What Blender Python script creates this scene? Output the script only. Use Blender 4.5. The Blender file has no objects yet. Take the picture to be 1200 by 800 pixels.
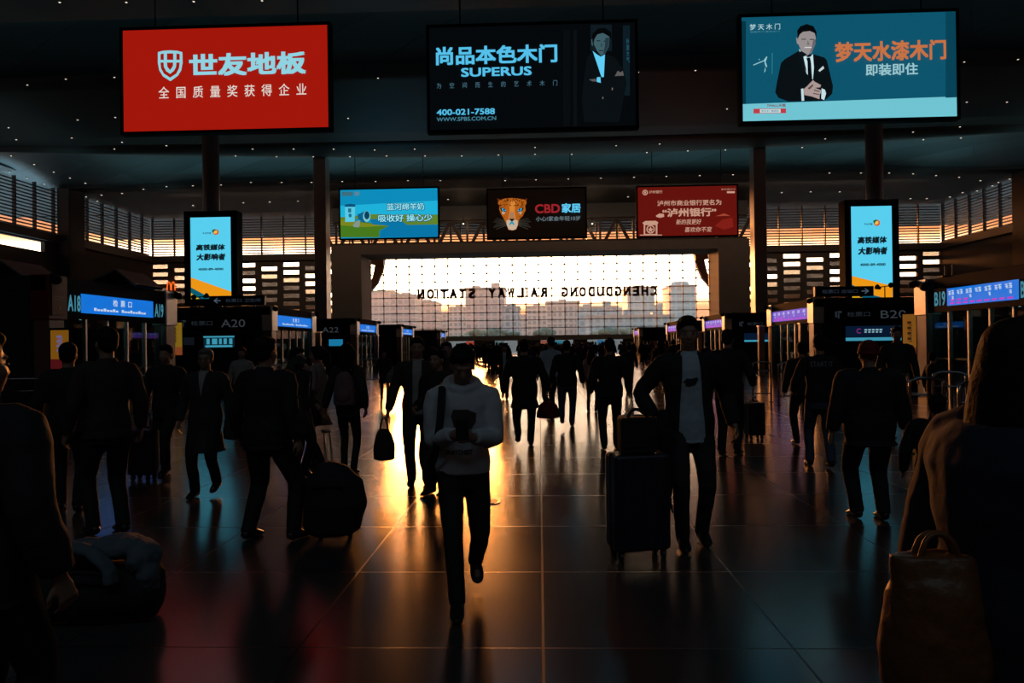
import bpy, bmesh, math, random
from mathutils import Vector, Matrix, Quaternion
from mathutils.bvhtree import BVHTree
PI = math.pi; R = math.radians
sc = bpy.context.scene; COL = sc.collection
rnd = random.Random(7)
# ------------------------------------------------------------------ camera
FPX = 867.0
YAW, PITCH, ROLL = math.atan(32/FPX), R(0.2), R(0.72)
CAM = Vector((0, 0, 1.6))
cf = Vector((-math.sin(YAW)*math.cos(PITCH), math.cos(YAW)*math.cos(PITCH), math.sin(PITCH)))
cr = cf.cross(Vector((0, 0, 1))).normalized(); cu = cr.cross(cf)
q = Quaternion(cf, ROLL); cr = q @ cr; cu = q @ cu
cam = bpy.data.objects.new('camera', bpy.data.cameras.new('camera')); COL.objects.link(cam)
cam.data.sensor_width = 36; cam.data.lens = FPX*36/1200; cam.data.clip_end = 4000; cam.data.clip_start = .05
cam.matrix_world = Matrix(((cr.x, cu.x, -cf.x, CAM.x), (cr.y, cu.y, -cf.y, CAM.y), (cr.z, cu.z, -cf.z, CAM.z), (0, 0, 0, 1)))
sc.camera = cam
def ray(px, py): return cf + cr*((px-600)/FPX) + cu*((400-py)/FPX)
def at(px, py, Y):
    d = ray(px, py); return CAM + d*(Y/d.y)
def gnd(px, py):
    d = ray(px, py); return CAM + d*(-CAM.z/d.z)
# ------------------------------------------------------------------ view
sc.view_settings.view_transform = 'Standard'; sc.view_settings.look = 'None'
sc.view_settings.exposure = 0.0; sc.view_settings.gamma = 1.0; sc.view_settings.use_curve_mapping = False
try:
    sc.cycles.use_denoising = True; sc.cycles.max_bounces = 6; sc.cycles.transparent_max_bounces = 24
    sc.cycles.caustics_reflective = False; sc.cycles.caustics_refractive = False; sc.cycles.sample_clamp_indirect = 4.0
except Exception: pass
# ------------------------------------------------------------------ sky and sun
SUNAZ, SUNEL = R(-7.5), R(5.2)
sund = Vector((math.sin(SUNAZ)*math.cos(SUNEL), math.cos(SUNAZ)*math.cos(SUNEL), math.sin(SUNEL)))
W = bpy.data.worlds.new('evening_sky'); sc.world = W; W.use_nodes = True
nt = W.node_tree; nt.nodes.clear()
def N(t, **k):
    n = nt.nodes.new(t)
    for a, b in k.items(): setattr(n, a, b)
    return n
tc = N('ShaderNodeTexCoord'); sub = N('ShaderNodeVectorMath', operation='SUBTRACT'); mul = N('ShaderNodeVectorMath', operation='MULTIPLY')
ln = N('ShaderNodeVectorMath', operation='LENGTH'); ramp = N('ShaderNodeValToRGB'); bg = N('ShaderNodeBackground'); out = N('ShaderNodeOutputWorld')
nt.links.new(tc.outputs['Generated'], sub.inputs[0]); sub.inputs[1].default_value = sund
nt.links.new(sub.outputs[0], mul.inputs[0]); mul.inputs[1].default_value = (.05, .02, 1)
nt.links.new(mul.outputs[0], ln.inputs[0]); nt.links.new(ln.outputs['Value'], ramp.inputs['Fac'])
SKY = [(0, (11, 8.6, 5.8)), (.015, (8.5, 6.7, 4.6)), (.03, (6.5, 5.1, 3.6)), (.04, (3.2, 1.7, .75)), (.048, (1.6, .45, .11)), (.075, (1.0, .4, .25)), (.25, (.7, .68, .7)), (.6, (.8, 1.3, 1.5)), (1, (.7, 1.5, 1.9))]
cr_ = ramp.color_ramp
for i, (p, c) in enumerate(SKY):
    e = cr_.elements[i] if i < 2 else cr_.elements.new(p)
    e.position = p; e.color = (*c, 1)
nt.links.new(ramp.outputs['Color'], bg.inputs['Color']); bg.inputs['Strength'].default_value = 1.0
nt.links.new(bg.outputs[0], out.inputs['Surface'])
sl = bpy.data.lights.new('sun', 'SUN'); sl.energy = 4.0; sl.color = (1, .32, .06); sl.angle = R(9)
so = bpy.data.objects.new('sun', sl); COL.objects.link(so)
so.rotation_euler = (-sund).to_track_quat('-Z', 'Y').to_euler()
def area(name, loc, size, power, color, direction):
    l = bpy.data.lights.new(name, 'AREA'); l.shape = 'RECTANGLE'; l.size, l.size_y = size; l.energy = power; l.color = color
    o = bpy.data.objects.new(name, l); COL.objects.link(o); o.location = loc
    o.rotation_euler = Vector(direction).to_track_quat('-Z', 'Y').to_euler(); return o
# added fill lights, out of sight, that brighten the ceiling, far wall and foreground
area('cove_fill', (0, 44, 17.6), (70, 1.0), 70, (.42, .93, 1.0), (0, .1, 1))
area('cove_fill', (0, 77, 17.6), (90, 1.0), 420, (.42, .93, 1.0), (0, 0, 1))
area('cove_fill', (-45, 70, 17.0), (1, 40), 45, (.42, .93, 1.0), (0, 0, 1))
area('cove_fill', (45, 70, 17.0), (1, 40), 45, (.42, .93, 1.0), (0, 0, 1))
area('wall_fill', (0, 88, 19.6), (90, 1.0), 900, (1, .72, .5), (0, 1, -.55))  # warm fill added for the dark far wall, no fitting there
area('hall_fill', (0, -6, 15), (30, 3), 180, (.6, .85, 1.0), (0, .35, -1))  # unseen fill added behind the camera for the near figures
# ------------------------------------------------------------------ materials
MATS = {}
def mat(name, col=(.5, .5, .5), rough=.6, metal=0.0, emit=None, es=1.0, noise=0.0, nscale=8.0, bump=0.0, spec=.5):
    if name in MATS: return MATS[name]
    m = bpy.data.materials.new(name); m.use_nodes = True; MATS[name] = m
    t = m.node_tree; b = t.nodes['Principled BSDF']
    b.inputs['Base Color'].default_value = (*col, 1); b.inputs['Roughness'].default_value = rough; b.inputs['Metallic'].default_value = metal
    b.inputs['Specular IOR Level'].default_value = spec
    if emit is not None:
        b.inputs['Emission Color'].default_value = (*emit, 1); b.inputs['Emission Strength'].default_value = es
    if noise or bump:
        c = t.nodes.new('ShaderNodeTexCoord'); nz = t.nodes.new('ShaderNodeTexNoise'); nz.inputs['Scale'].default_value = nscale; nz.inputs['Detail'].default_value = 4
        t.links.new(c.outputs['Object'], nz.inputs['Vector'])
        if noise:
            mx = t.nodes.new('ShaderNodeMix'); mx.data_type = 'RGBA'
            mx.inputs[6].default_value = (*[v*(1-noise) for v in col], 1); mx.inputs[7].default_value = (*[min(1, v*(1+noise)) for v in col], 1)
            t.links.new(nz.outputs['Fac'], mx.inputs[0]); t.links.new(mx.outputs[2], b.inputs['Base Color'])
        if bump:
            bp = t.nodes.new('ShaderNodeBump'); bp.inputs['Strength'].default_value = bump; bp.inputs['Distance'].default_value = .02
            t.links.new(nz.outputs['Fac'], bp.inputs['Height']); t.links.new(bp.outputs[0], b.inputs['Normal'])
    return m
def em(name, rgb, s=1.0):
    """a backlit print or LED colour, given in 0-255 screen values"""
    lin = [((v/255)/12.92 if v/255 <= .04045 else (((v/255)+.055)/1.055)**2.4) for v in rgb]
    if name in MATS: return MATS[name]
    m = mat(name, (.02, .02, .02), .6, 0, tuple(lin), s, spec=.1)
    return m
def glass_mat(name, tint=(1, 1, 1), refl=.06, rough=.02):
    m = bpy.data.materials.new(name); m.use_nodes = True; MATS[name] = m
    t = m.node_tree; t.nodes.clear()
    o = t.nodes.new('ShaderNodeOutputMaterial'); tr = t.nodes.new('ShaderNodeBsdfTransparent'); gl = t.nodes.new('ShaderNodeBsdfGlossy'); mx = t.nodes.new('ShaderNodeMixShader')
    tr.inputs[0].default_value = (*tint, 1); gl.inputs['Roughness'].default_value = rough; mx.inputs[0].default_value = refl
    t.links.new(tr.outputs[0], mx.inputs[1]); t.links.new(gl.outputs[0], mx.inputs[2]); t.links.new(mx.outputs[0], o.inputs['Surface']); return m
def floor_mat():
    m = bpy.data.materials.new('polished_granite'); m.use_nodes = True; t = m.node_tree; b = t.nodes['Principled BSDF']
    c = t.nodes.new('ShaderNodeTexCoord'); br = t.nodes.new('ShaderNodeTexBrick'); nz = t.nodes.new('ShaderNodeTexNoise')
    br.offset = 0; br.inputs['Scale'].default_value = 1; br.inputs['Brick Width'].default_value = 1.3; br.inputs['Row Height'].default_value = 1.3
    br.inputs['Mortar Size'].default_value = .008; br.inputs['Mortar Smooth'].default_value = .2
    br.inputs['Color1'].default_value = (.075, .07, .068, 1); br.inputs['Color2'].default_value = (.062, .058, .057, 1); br.inputs['Mortar'].default_value = (.02, .02, .02, 1)
    t.links.new(c.outputs['Object'], br.inputs['Vector']); t.links.new(c.outputs['Object'], nz.inputs['Vector'])
    nz.inputs['Scale'].default_value = 60; nz.inputs['Detail'].default_value = 5
    mx = t.nodes.new('ShaderNodeMix'); mx.data_type = 'RGBA'; mx.blend_type = 'MULTIPLY'; mx.inputs[0].default_value = .5
    t.links.new(br.outputs['Color'], mx.inputs[6]); t.links.new(nz.outputs['Color'], mx.inputs[7]); t.links.new(mx.outputs[2], b.inputs['Base Color'])
    n2 = t.nodes.new('ShaderNodeTexNoise'); n2.inputs['Scale'].default_value = .7; n2.inputs['Detail'].default_value = 3; t.links.new(c.outputs['Object'], n2.inputs['Vector'])
    mr = t.nodes.new('ShaderNodeMapRange'); mr.inputs['To Min'].default_value = .15; mr.inputs['To Max'].default_value = .23
    t.links.new(n2.outputs['Fac'], mr.inputs['Value'])
    ad = t.nodes.new('ShaderNodeMath'); ad.operation = 'MULTIPLY_ADD'; ad.inputs[1].default_value = .12
    t.links.new(br.outputs['Fac'], ad.inputs[0]); t.links.new(mr.outputs[0], ad.inputs[2]); t.links.new(ad.outputs[0], b.inputs['Roughness'])
    bp = t.nodes.new('ShaderNodeBump'); bp.inputs['Strength'].default_value = .08; bp.inputs['Distance'].default_value = .001; bp.invert = True
    t.links.new(br.outputs['Fac'], bp.inputs['Height']); t.links.new(bp.outputs[0], b.inputs['Normal'])
    b.inputs['IOR'].default_value = 1.8; return m
def slat_mat(name, c1, c2, scale, direction='X'):
    m = bpy.data.materials.new(name); m.use_nodes = True; t = m.node_tree; b = t.nodes['Principled BSDF']; MATS[name] = m
    c = t.nodes.new('ShaderNodeTexCoord'); w = t.nodes.new('ShaderNodeTexWave'); w.bands_direction = direction; w.inputs['Scale'].default_value = scale; w.inputs['Distortion'].default_value = 0
    r = t.nodes.new('ShaderNodeValToRGB'); r.color_ramp.elements[0].color = (*c1, 1); r.color_ramp.elements[1].color = (*c2, 1); r.color_ramp.elements[0].position = .35; r.color_ramp.elements[1].position = .65
    t.links.new(c.outputs['Object'], w.inputs['Vector']); t.links.new(w.outputs['Fac'], r.inputs[0]); t.links.new(r.outputs[0], b.inputs['Base Color'])
    b.inputs['Roughness'].default_value = .6; return m
def panel_mat(name, c1, c2):
    m = bpy.data.materials.new(name); m.use_nodes = True; t = m.node_tree; b = t.nodes['Principled BSDF']; MATS[name] = m
    c = t.nodes.new('ShaderNodeTexCoord'); mp = t.nodes.new('ShaderNodeMapping'); mp.inputs['Rotation'].default_value = (0, 0, R(30)); br = t.nodes.new('ShaderNodeTexBrick')
    br.inputs['Scale'].default_value = 1; br.inputs['Brick Width'].default_value = 40; br.inputs['Row Height'].default_value = 3.1; br.inputs['Mortar Size'].default_value = .03; br.inputs['Bias'].default_value = 0
    br.inputs['Color1'].default_value = (*c1, 1); br.inputs['Color2'].default_value = (*c2, 1); br.inputs['Mortar'].default_value = (*[v*.6 for v in c1], 1)
    t.links.new(c.outputs['Object'], mp.inputs[0]); t.links.new(mp.outputs[0], br.inputs['Vector']); t.links.new(br.outputs['Color'], b.inputs['Base Color']); b.inputs['Roughness'].default_value = .5; return m
def facade_mat(name, wall, glass, w=3.2, h=3.0):
    m = bpy.data.materials.new(name); m.use_nodes = True; t = m.node_tree; b = t.nodes['Principled BSDF']; MATS[name] = m
    c = t.nodes.new('ShaderNodeTexCoord'); mp = t.nodes.new('ShaderNodeMapping'); mp.inputs['Rotation'].default_value = (R(90), 0, 0); br = t.nodes.new('ShaderNodeTexBrick'); br.offset = 0
    br.inputs['Scale'].default_value = 1; br.inputs['Brick Width'].default_value = w; br.inputs['Row Height'].default_value = h; br.inputs['Mortar Size'].default_value = .55
    br.inputs['Color1'].default_value = (*glass, 1); br.inputs['Color2'].default_value = (*[v*1.25 for v in glass], 1); br.inputs['Mortar'].default_value = (*wall, 1)
    t.links.new(c.outputs['Object'], mp.inputs[0]); t.links.new(mp.outputs[0], br.inputs['Vector']); t.links.new(br.outputs['Color'], b.inputs['Base Color']); b.inputs['Roughness'].default_value = .5; return m
# ------------------------------------------------------------------ mesh helpers
class B:
    def __init__(s): s.bm = bmesh.new(); s.mi = 0; s.mats = []
    def use(s, m):
        if m not in s.mats: s.mats.append(m)
        s.mi = s.mats.index(m); return s
    def face(s, vs):
        try:
            f = s.bm.faces.new(vs); f.material_index = s.mi; return f
        except ValueError: return None
    def box(s, x0, x1, y0, y1, z0, z1, M=None):
        P = [Vector((x, y, z)) for z in (z0, z1) for y in (y0, y1) for x in (x0, x1)]
        if M is not None: P = [M @ p for p in P]
        v = [s.bm.verts.new(p) for p in P]
        for f in ((0, 2, 3, 1), (4, 5, 7, 6), (0, 1, 5, 4), (2, 6, 7, 3), (0, 4, 6, 2), (1, 3, 7, 5)): s.face([v[i] for i in f])
        return s
    def loft(s, rings, n=14):
        """rings: (centre, axis a, axis b); closed tube of ellipses"""
        L = []
        for c, a, b in rings: L.append([s.bm.verts.new(c + a*math.cos(2*PI*i/n) + b*math.sin(2*PI*i/n)) for i in range(n)])
        for p, q_ in zip(L, L[1:]):
            for i in range(n): s.face([p[i], p[(i+1) % n], q_[(i+1) % n], q_[i]])
        s.face(L[0][::-1]); s.face(L[-1]); return s
    def tube(s, pts, rad, up=(0, 0, 1), n=10, smooth=0):
        pts = [Vector(p) for p in pts]; rad = [r if isinstance(r, tuple) else (r, r) for r in rad]
        if smooth: pts, rad = curve(pts, rad, smooth)
        rings = []; up = Vector(up)
        for i, p in enumerate(pts):
            t = (pts[min(i+1, len(pts)-1)] - pts[max(i-1, 0)]).normalized()
            a = up.cross(t)
            if a.length < 1e-3: a = Vector((1, 0, 0)) if abs(t.x) < .9 else Vector((0, 1, 0)); a = (a - t*a.dot(t))
            a.normalize(); b = t.cross(a); up = b
            rings.append((p, a*rad[i][0], b*rad[i][1]))
        return s.loft(rings, n)
    def ell(s, c, r, M=None, n=14, k=9):
        c = Vector(c); M = M or Matrix.Identity(3)
        rings = [(c + M @ Vector((0, 0, r[2]*math.cos(PI*j/k))), M @ Vector((r[0]*max(.02, math.sin(PI*j/k)), 0, 0)), M @ Vector((0, r[1]*max(.02, math.sin(PI*j/k)), 0))) for j in range(k, -1, -1)]
        return s.loft(rings, n)
    def prism(s, pts, y0, y1, M=None):
        """polygon in x,z extruded from y0 to y1"""
        f0 = [Vector((x, y0, z)) for x, z in pts]; f1 = [Vector((x, y1, z)) for x, z in pts]
        if M is not None: f0 = [M @ p for p in f0]; f1 = [M @ p for p in f1]
        a = [s.bm.verts.new(p) for p in f0]; b = [s.bm.verts.new(p) for p in f1]; n = len(a)
        s.face(a); s.face(b[::-1])
        for i in range(n): s.face([a[i], b[i], b[(i+1) % n], a[(i+1) % n]])
        return s
    def poly(s, pts):
        return s.face([s.bm.verts.new(Vector(p)) for p in pts])
    def mesh(s, name):
        bmesh.ops.recalc_face_normals(s.bm, faces=s.bm.faces)
        me = bpy.data.meshes.new(name); s.bm.to_mesh(me); s.bm.free()
        for m in s.mats: me.materials.append(m)
        return me
    def done(s, name, parent=None, m=None, smooth=False, bevel=0, loc=None):
        if m: s.mats = [m]
        me = s.mesh(name); o = link(name, me, parent)
        if smooth:
            for p in me.polygons: p.use_smooth = True
        if bevel:
            b = o.modifiers.new('edge', 'BEVEL'); b.width = bevel; b.segments = 2; b.limit_method = 'ANGLE'
        if loc: o.location = loc
        return o
    def remesh(s, name, voxel, parent=None, m=None, wrinkle=0, smooth=2, cut=None):
        """weld all the closed shapes into one skin"""
        if m: s.mats = [m]
        me = s.mesh(name); t = bpy.data.objects.new('tmp', me); COL.objects.link(t)
        r = t.modifiers.new('r', 'REMESH'); r.mode = 'VOXEL'; r.voxel_size = voxel
        k = t.modifiers.new('s', 'SMOOTH'); k.factor = .5; k.iterations = smooth
        if wrinkle:
            d = t.modifiers.new('d', 'DISPLACE'); d.texture = CLOUD; d.strength = wrinkle; d.texture_coords = 'LOCAL'; d.mid_level = .5
        bpy.context.view_layer.update()
        ev = t.evaluated_get(bpy.context.evaluated_depsgraph_get())
        nm = bpy.data.meshes.new_from_object(ev); nm.name = name
        bpy.data.objects.remove(t); bpy.data.meshes.remove(me)
        if not nm.materials:
            for x in s.mats: nm.materials.append(x)
        for p in nm.polygons: p.use_smooth = True
        if cut: cut(nm)
        return link(name, nm, parent)
CLOUD = bpy.data.textures.new('folds', 'CLOUDS'); CLOUD.noise_scale = .09
def link(name, data, parent=None):
    o = bpy.data.objects.new(name, data); COL.objects.link(o)
    if parent is not None: o.parent = parent
    return o
def thing(name, label, cat, loc=(0, 0, 0), rz=0, group=None):
    o = link(name, None); o.location = loc; o.rotation_euler = (0, 0, rz); return tag(o, label, cat, group)
def tag(o, label=None, cat=None, group=None, kind=None):
    for k, v in (('label', label), ('category', cat), ('group', group), ('kind', kind)):
        if v: o[k] = v
    return o
def struct(o): o['kind'] = 'structure'; return o
def dup(o, parent=None):
    c = o.copy(); COL.objects.link(c)
    if parent is not None: c.parent = parent
    for ch in list(o.children): dup(ch, c)
    return c
def cr3(a, b, c, d, t): return .5*((2*b) + (c-a)*t + (2*a-5*b+4*c-d)*t*t + (3*b-a-3*c+d)*t*t*t)
def curve(pts, rad, k):
    P = [pts[0]] + pts + [pts[-1]]; Q = [rad[0]] + rad + [rad[-1]]; op = []; orr = []
    for i in range(1, len(P)-2):
        for j in range(k):
            t = j/k; op.append(cr3(P[i-1], P[i], P[i+1], P[i+2], t))
            orr.append(tuple(max(.001, cr3(Q[i-1][e], Q[i][e], Q[i+1][e], Q[i+2][e], t)) for e in (0, 1)))
    return op + [pts[-1]], orr + [rad[-1]]
def text_mesh(body, bold=0.0, res=3, shear=0.0):
    c = bpy.data.curves.new('t', 'FONT'); c.body = body; c.resolution_u = res; c.shear = shear
    o = bpy.data.objects.new('t', c); COL.objects.link(o); bpy.context.view_layer.update()
    me = bpy.data.meshes.new_from_object(o.evaluated_get(bpy.context.evaluated_depsgraph_get()))
    bpy.data.objects.remove(o); bpy.data.curves.remove(c)
    if bold:   # heavier strokes: the outline laid over itself, shifted a little each way
        bm = bmesh.new()
        for dx, dy in ((0, 0), (-1, -1), (1, -1), (-1, 1), (1, 1)):
            n0 = len(bm.verts); bm.from_mesh(me); bm.verts.ensure_lookup_table()
            for v in bm.verts[n0:]: v.co.x += dx*bold; v.co.y += dy*bold
        bm.to_mesh(me); bm.free()
    return me
def fit_text(name, body, u0, u1, v0, v1, place, m, parent=None, bold=0.0, shear=0.0, res=3):
    """text filling the box u0..u1, v0..v1; place(u, v) gives the 3D point"""
    me = text_mesh(body, bold, res, shear); xs = [v.co.x for v in me.vertices]; ys = [v.co.y for v in me.vertices]
    a, b, c, d = min(xs), max(xs), min(ys), max(ys)
    for v in me.vertices: v.co = place(u0 + (v.co.x-a)/(b-a)*(u1-u0), v0 + (v.co.y-c)/(d-c)*(v1-v0))
    me.materials.clear(); me.materials.append(m); me.name = name
    return link(name, me, parent)
# ------------------------------------------------------------------ palette
M_dark = mat('dark_steel', (.03, .03, .032), .45, .3)
M_frame = mat('black_frame', (.012, .012, .014), .8, spec=.12)
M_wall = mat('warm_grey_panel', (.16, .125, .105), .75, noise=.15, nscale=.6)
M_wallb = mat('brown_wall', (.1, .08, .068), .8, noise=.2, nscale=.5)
M_col = mat('grey_column', (.34, .35, .36), .4, .15, noise=.06, nscale=1)
M_truss = mat('brown_steel', (.05, .03, .022), .5, .2)
M_alu = mat('brushed_aluminium', (.8, .74, .68), .4, .8, noise=.06, nscale=4)
M_chrome = mat('stainless_tube', (.4, .4, .4), .2, 1)
M_kiosk = mat('kiosk_cladding', (.035, .04, .045), .8, noise=.15, nscale=2, spec=.15)
M_kiosk2 = mat('kiosk_navy_band', (.012, .016, .03), .8, spec=.15)
M_soffit = slat_mat('perforated_soffit', (.012, .012, .012), (.05, .05, .05), 5.0)
M_soffit2 = slat_mat('slatted_soffit', (.03, .028, .027), (.12, .11, .105), 5.0)
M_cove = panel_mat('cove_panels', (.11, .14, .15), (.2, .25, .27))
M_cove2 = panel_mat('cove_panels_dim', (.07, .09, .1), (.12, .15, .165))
M_glass = glass_mat('window_glass', (.97, .97, .97), .04)
M_shaded = glass_mat('shaded_pane', (.16, .15, .15), .05)  # darker glass colour stands in for sky blocked outside the slit
M_half_shaded = glass_mat('half_shaded_pane', (.42, .38, .34), .05)  # milder step of the same shade put into the glass colour
M_kglass = glass_mat('kiosk_glass', (.55, .68, .7), .09)
# ------------------------------------------------------------------ the hall
Z0, YB, XW, YF, ZC = -14.0, -14.0, 56.0, 105.0, 20.4
b = B(); b.box(-XW-3, XW+3, YB, YF+.3, -.4, 0); struct(b.done('floor', m=floor_mat()))
b = B(); b.box(-XW-3, XW+3, YB-.5, YB, 0, ZC+3); struct(b.done('wall_back', m=M_wallb))
# ceiling: dark perforated soffits with smooth coves set up between them
def bow(x, c, k): return c + k*(x/45.0)**2
def ceil_band(name, e0, e1, z0, z1, m, seg=24, curved=False):
    bb = B(); bb.use(m); rows = []
    for i in range(seg+1):
        x = -XW-3 + (2*XW+6)*i/seg; y0, y1 = e0(x), e1(x); r = []
        for j in range(7):
            t = j/6; z = z0 + (z1-z0)*(math.sin(PI*t) if curved else 0)
            r.append(bb.bm.verts.new((x, y0+(y1-y0)*t, z)))
        rows.append(r)
    for p, q_ in zip(rows, rows[1:]):
        for j in range(6): bb.face([p[j], p[j+1], q_[j+1], q_[j]])
    o = bb.done(name, m=m, smooth=True)
    s_ = o.modifiers.new('thick', 'SOLIDIFY'); s_.thickness = .3; s_.offset = 1
    return struct(o)
ed = [lambda x: YB, lambda x: 41.3, lambda x: bow(x, 48.9, 1.5), lambda x: bow(x, 67.6, -1), lambda x: bow(x, 74.0, -5.5), lambda x: bow(x, 80.4, 2.5), lambda x: YF+.5]
ceil_band('ceiling', ed[0], ed[1], ZC, ZC, M_soffit)
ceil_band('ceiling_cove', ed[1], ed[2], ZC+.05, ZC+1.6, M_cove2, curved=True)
ceil_band('ceiling_soffit', ed[2], ed[3], ZC, ZC, M_soffit)
ceil_band('ceiling_slats', ed[3], ed[4], ZC, ZC-.4, M_soffit2, curved=True)
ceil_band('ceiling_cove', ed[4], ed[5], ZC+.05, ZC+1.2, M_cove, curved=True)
ceil_band('ceiling_soffit', ed[5], ed[6], ZC, ZC, M_soffit)
b = B(); b.box(-XW-4, XW+4, YB-1, YF+.5, ZC+2.4, ZC+3); struct(b.done('ceiling_deck', m=M_wallb))
# far wall: piers, slit openings, the great window
WX = 24.0; WZ0, WZ1 = 2.75, 13.95; GZ = 14.9
def slit_wall(side):
    """wall with staggered slit windows between the portal and the side wall"""
    bb = B(); bb.use(M_wall); x0, x1 = (27.9, XW)
    cols = []; cx = 29.15
    for k in range(9): cols.append(cx + 3.2*k)
    edges = [x0]
    for k, c in enumerate(cols): edges += [c-1.2, c+1.2]
    edges.append(x1); panes = []
    for i in range(len(edges)-1):
        a, c = edges[i], edges[i+1]
        if c-a < .01: continue
        if i % 2 == 0: bb.box(*sorted((side*a, side*c)), YF, YF+.5, 0, GZ); continue
        k = i//2; z = 13.75 - (.56 if k % 2 else 0); top = GZ
        for r_ in range(9):
            zb = z - .6; bb.box(*sorted((side*a, side*c)), YF, YF+.5, z, top)
            panes.append((k, r_, side*(a+c)/2, (z+zb)/2)); top = zb; z -= 1.125
        bb.box(*sorted((side*a, side*c)), YF, YF+.5, 0, top)
    return struct(bb.done('wall_far_left' if side < 0 else 'wall_far_right')), panes
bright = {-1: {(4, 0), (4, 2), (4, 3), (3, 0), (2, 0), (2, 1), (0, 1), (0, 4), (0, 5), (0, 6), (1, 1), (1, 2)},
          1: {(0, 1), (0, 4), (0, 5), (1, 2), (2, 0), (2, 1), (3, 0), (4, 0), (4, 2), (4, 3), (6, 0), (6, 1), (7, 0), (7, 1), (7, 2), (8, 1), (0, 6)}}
nw = 2
for sd in (-1, 1):
    wl, panes = slit_wall(sd)
    for k, r_, x, z in panes:
        bb = B(); h = (k*7+r_*3) % 4
        bb.box(-1.2, 1.2, -.01, .01, -.3, .3)
        o = bb.done('window_%d' % nw, m=M_glass if (k, r_) in bright[sd] else (M_half_shaded if h == 0 or (sd < 0 and k > 5 and r_ < 3) else M_shaded)); o.location = (x, YF+.35, z); struct(o); nw += 1
# below the window: header band, doors and shop fronts
b = B(); b.box(-WX, WX, YF-.3, YF+.5, 2.1, WZ0); struct(b.done('wall_window_header', m=M_wall))
b = B()
x = -WX
for w_, solid in ((3, 1), (4.5, 0), (2.2, 1), (5, 0), (3, 1), (3.2, 0), (3.3, 1), (4.6, 0), (2, 1), (5, 0), (3.4, 1), (5.2, 0), (3.6, 1)):
    if solid: b.box(x, min(WX, x+w_), YF, YF+.4, 0, 2.1)
    x += w_
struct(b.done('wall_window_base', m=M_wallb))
# great window: glass and grid of mullions
b = B(); b.box(-WX, WX, YF+.18, YF+.2, WZ0, WZ1); w1 = struct(b.done('window_1', m=M_glass))
b = B(); nx, nz = 26, 10
for i in range(nx+1):
    x = -WX + 2*WX*i/nx; b.box(x-.05, x+.05, YF, YF+.16, WZ0, WZ1)
for j in range(nz+1):
    z = WZ0 + (WZ1-WZ0)*j/nz; b.box(-WX, WX, YF+.01, YF+.15, z-.045, z+.045)
    for i in range(nx+1):
        x = -WX + 2*WX*i/nx; b.box(x-.13, x+.13, YF-.06, YF+.155, z-.11, z+.11)
b.done('mullion_grid', w1, mat('mullion_steel', (.12, .09, .08), .45, .3))
# portal: posts and beam round the window, truss and fascia above
for sd in (-1, 1):
    b = B(); b.box(*sorted((sd*24.0, sd*28.1)), 99.5, YF+.5, 0, 15.3); struct(b.done('wall_portal_post', m=M_wall, bevel=.05))
b = B(); b.box(-24, 24, 99.5, YF+.5, WZ1, 15.3); struct(b.done('beam_portal', m=M_wall, bevel=.05))
b = B(); z0, z1, yt = 15.3, 18.2, 100.2
b.box(-28, 28, yt, yt+.3, z0, z0+.25); b.box(-28, 28, yt, yt+.3, z1, z1+.3)
x = -27.6
while x < 27.6:
    b.box(x-.15, x+.15, yt+.05, yt+.25, z0, z1)
    for s_ in (-1, 1):
        Mx = Matrix.Translation((x + s_*1.35, yt+.15, (z0+z1)/2)) @ Matrix.Rotation(s_*math.atan2(1.5, z1-z0), 4, 'Y')
        b.box(-.22, .22, -.1, .1, -1.6, 1.6, Mx)
    b.box(x+2.25-.15, x+2.25+.15, yt+.05, yt+.25, z0, z1)
    x += 4.5
struct(b.done('beam_truss', m=M_truss))
b = B(); b.box(-28, 28, 99.8, 100.6, z1+.3, ZC); struct(b.done('trim_truss_fascia', m=M_soffit2))
# louvred gallery: ledge, slats, posts; far wall and both side walls
M_louv = mat('louvre_slat', (.09, .085, .085), .5, noise=.1, nscale=.5)
def gallery(name, L, M, pitch=3.2):
    bb = B(); bb.box(0, L, -.5, .6, GZ-.9, GZ, M); struct(bb.done('trim_%s_ledge' % name, m=M_wall))
    bb = B(); z = GZ + .2; k = 0
    while z < ZC-.15:
        bb.box(0, L, .1, .34, z, z+.13, M); z += .37; k += 1
    o = struct(bb.done('trim_%s_louvres' % name, m=M_louv))
    bb = B(); x = .2
    while x < L: bb.box(x-.06, x+.06, -.02, .4, GZ, ZC, M); x += pitch
    bb.done('louvre_posts', o, M_dark)
    bb = B(); bb.box(0, L, .5, .52, GZ, ZC, M); struct(bb.done('window_%s_glazing' % name, m=M_glass))
gallery('far', 2*XW, Matrix.Translation((-XW, YF, 0)), 3.2)
gallery('left', 95, Matrix.Translation((-XW, YF-95, 0)) @ Matrix.Rotation(R(90), 4, 'Z'))
gallery('right', 95, Matrix.Translation((XW, YF, 0)) @ Matrix.Rotation(R(-90), 4, 'Z'))
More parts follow.
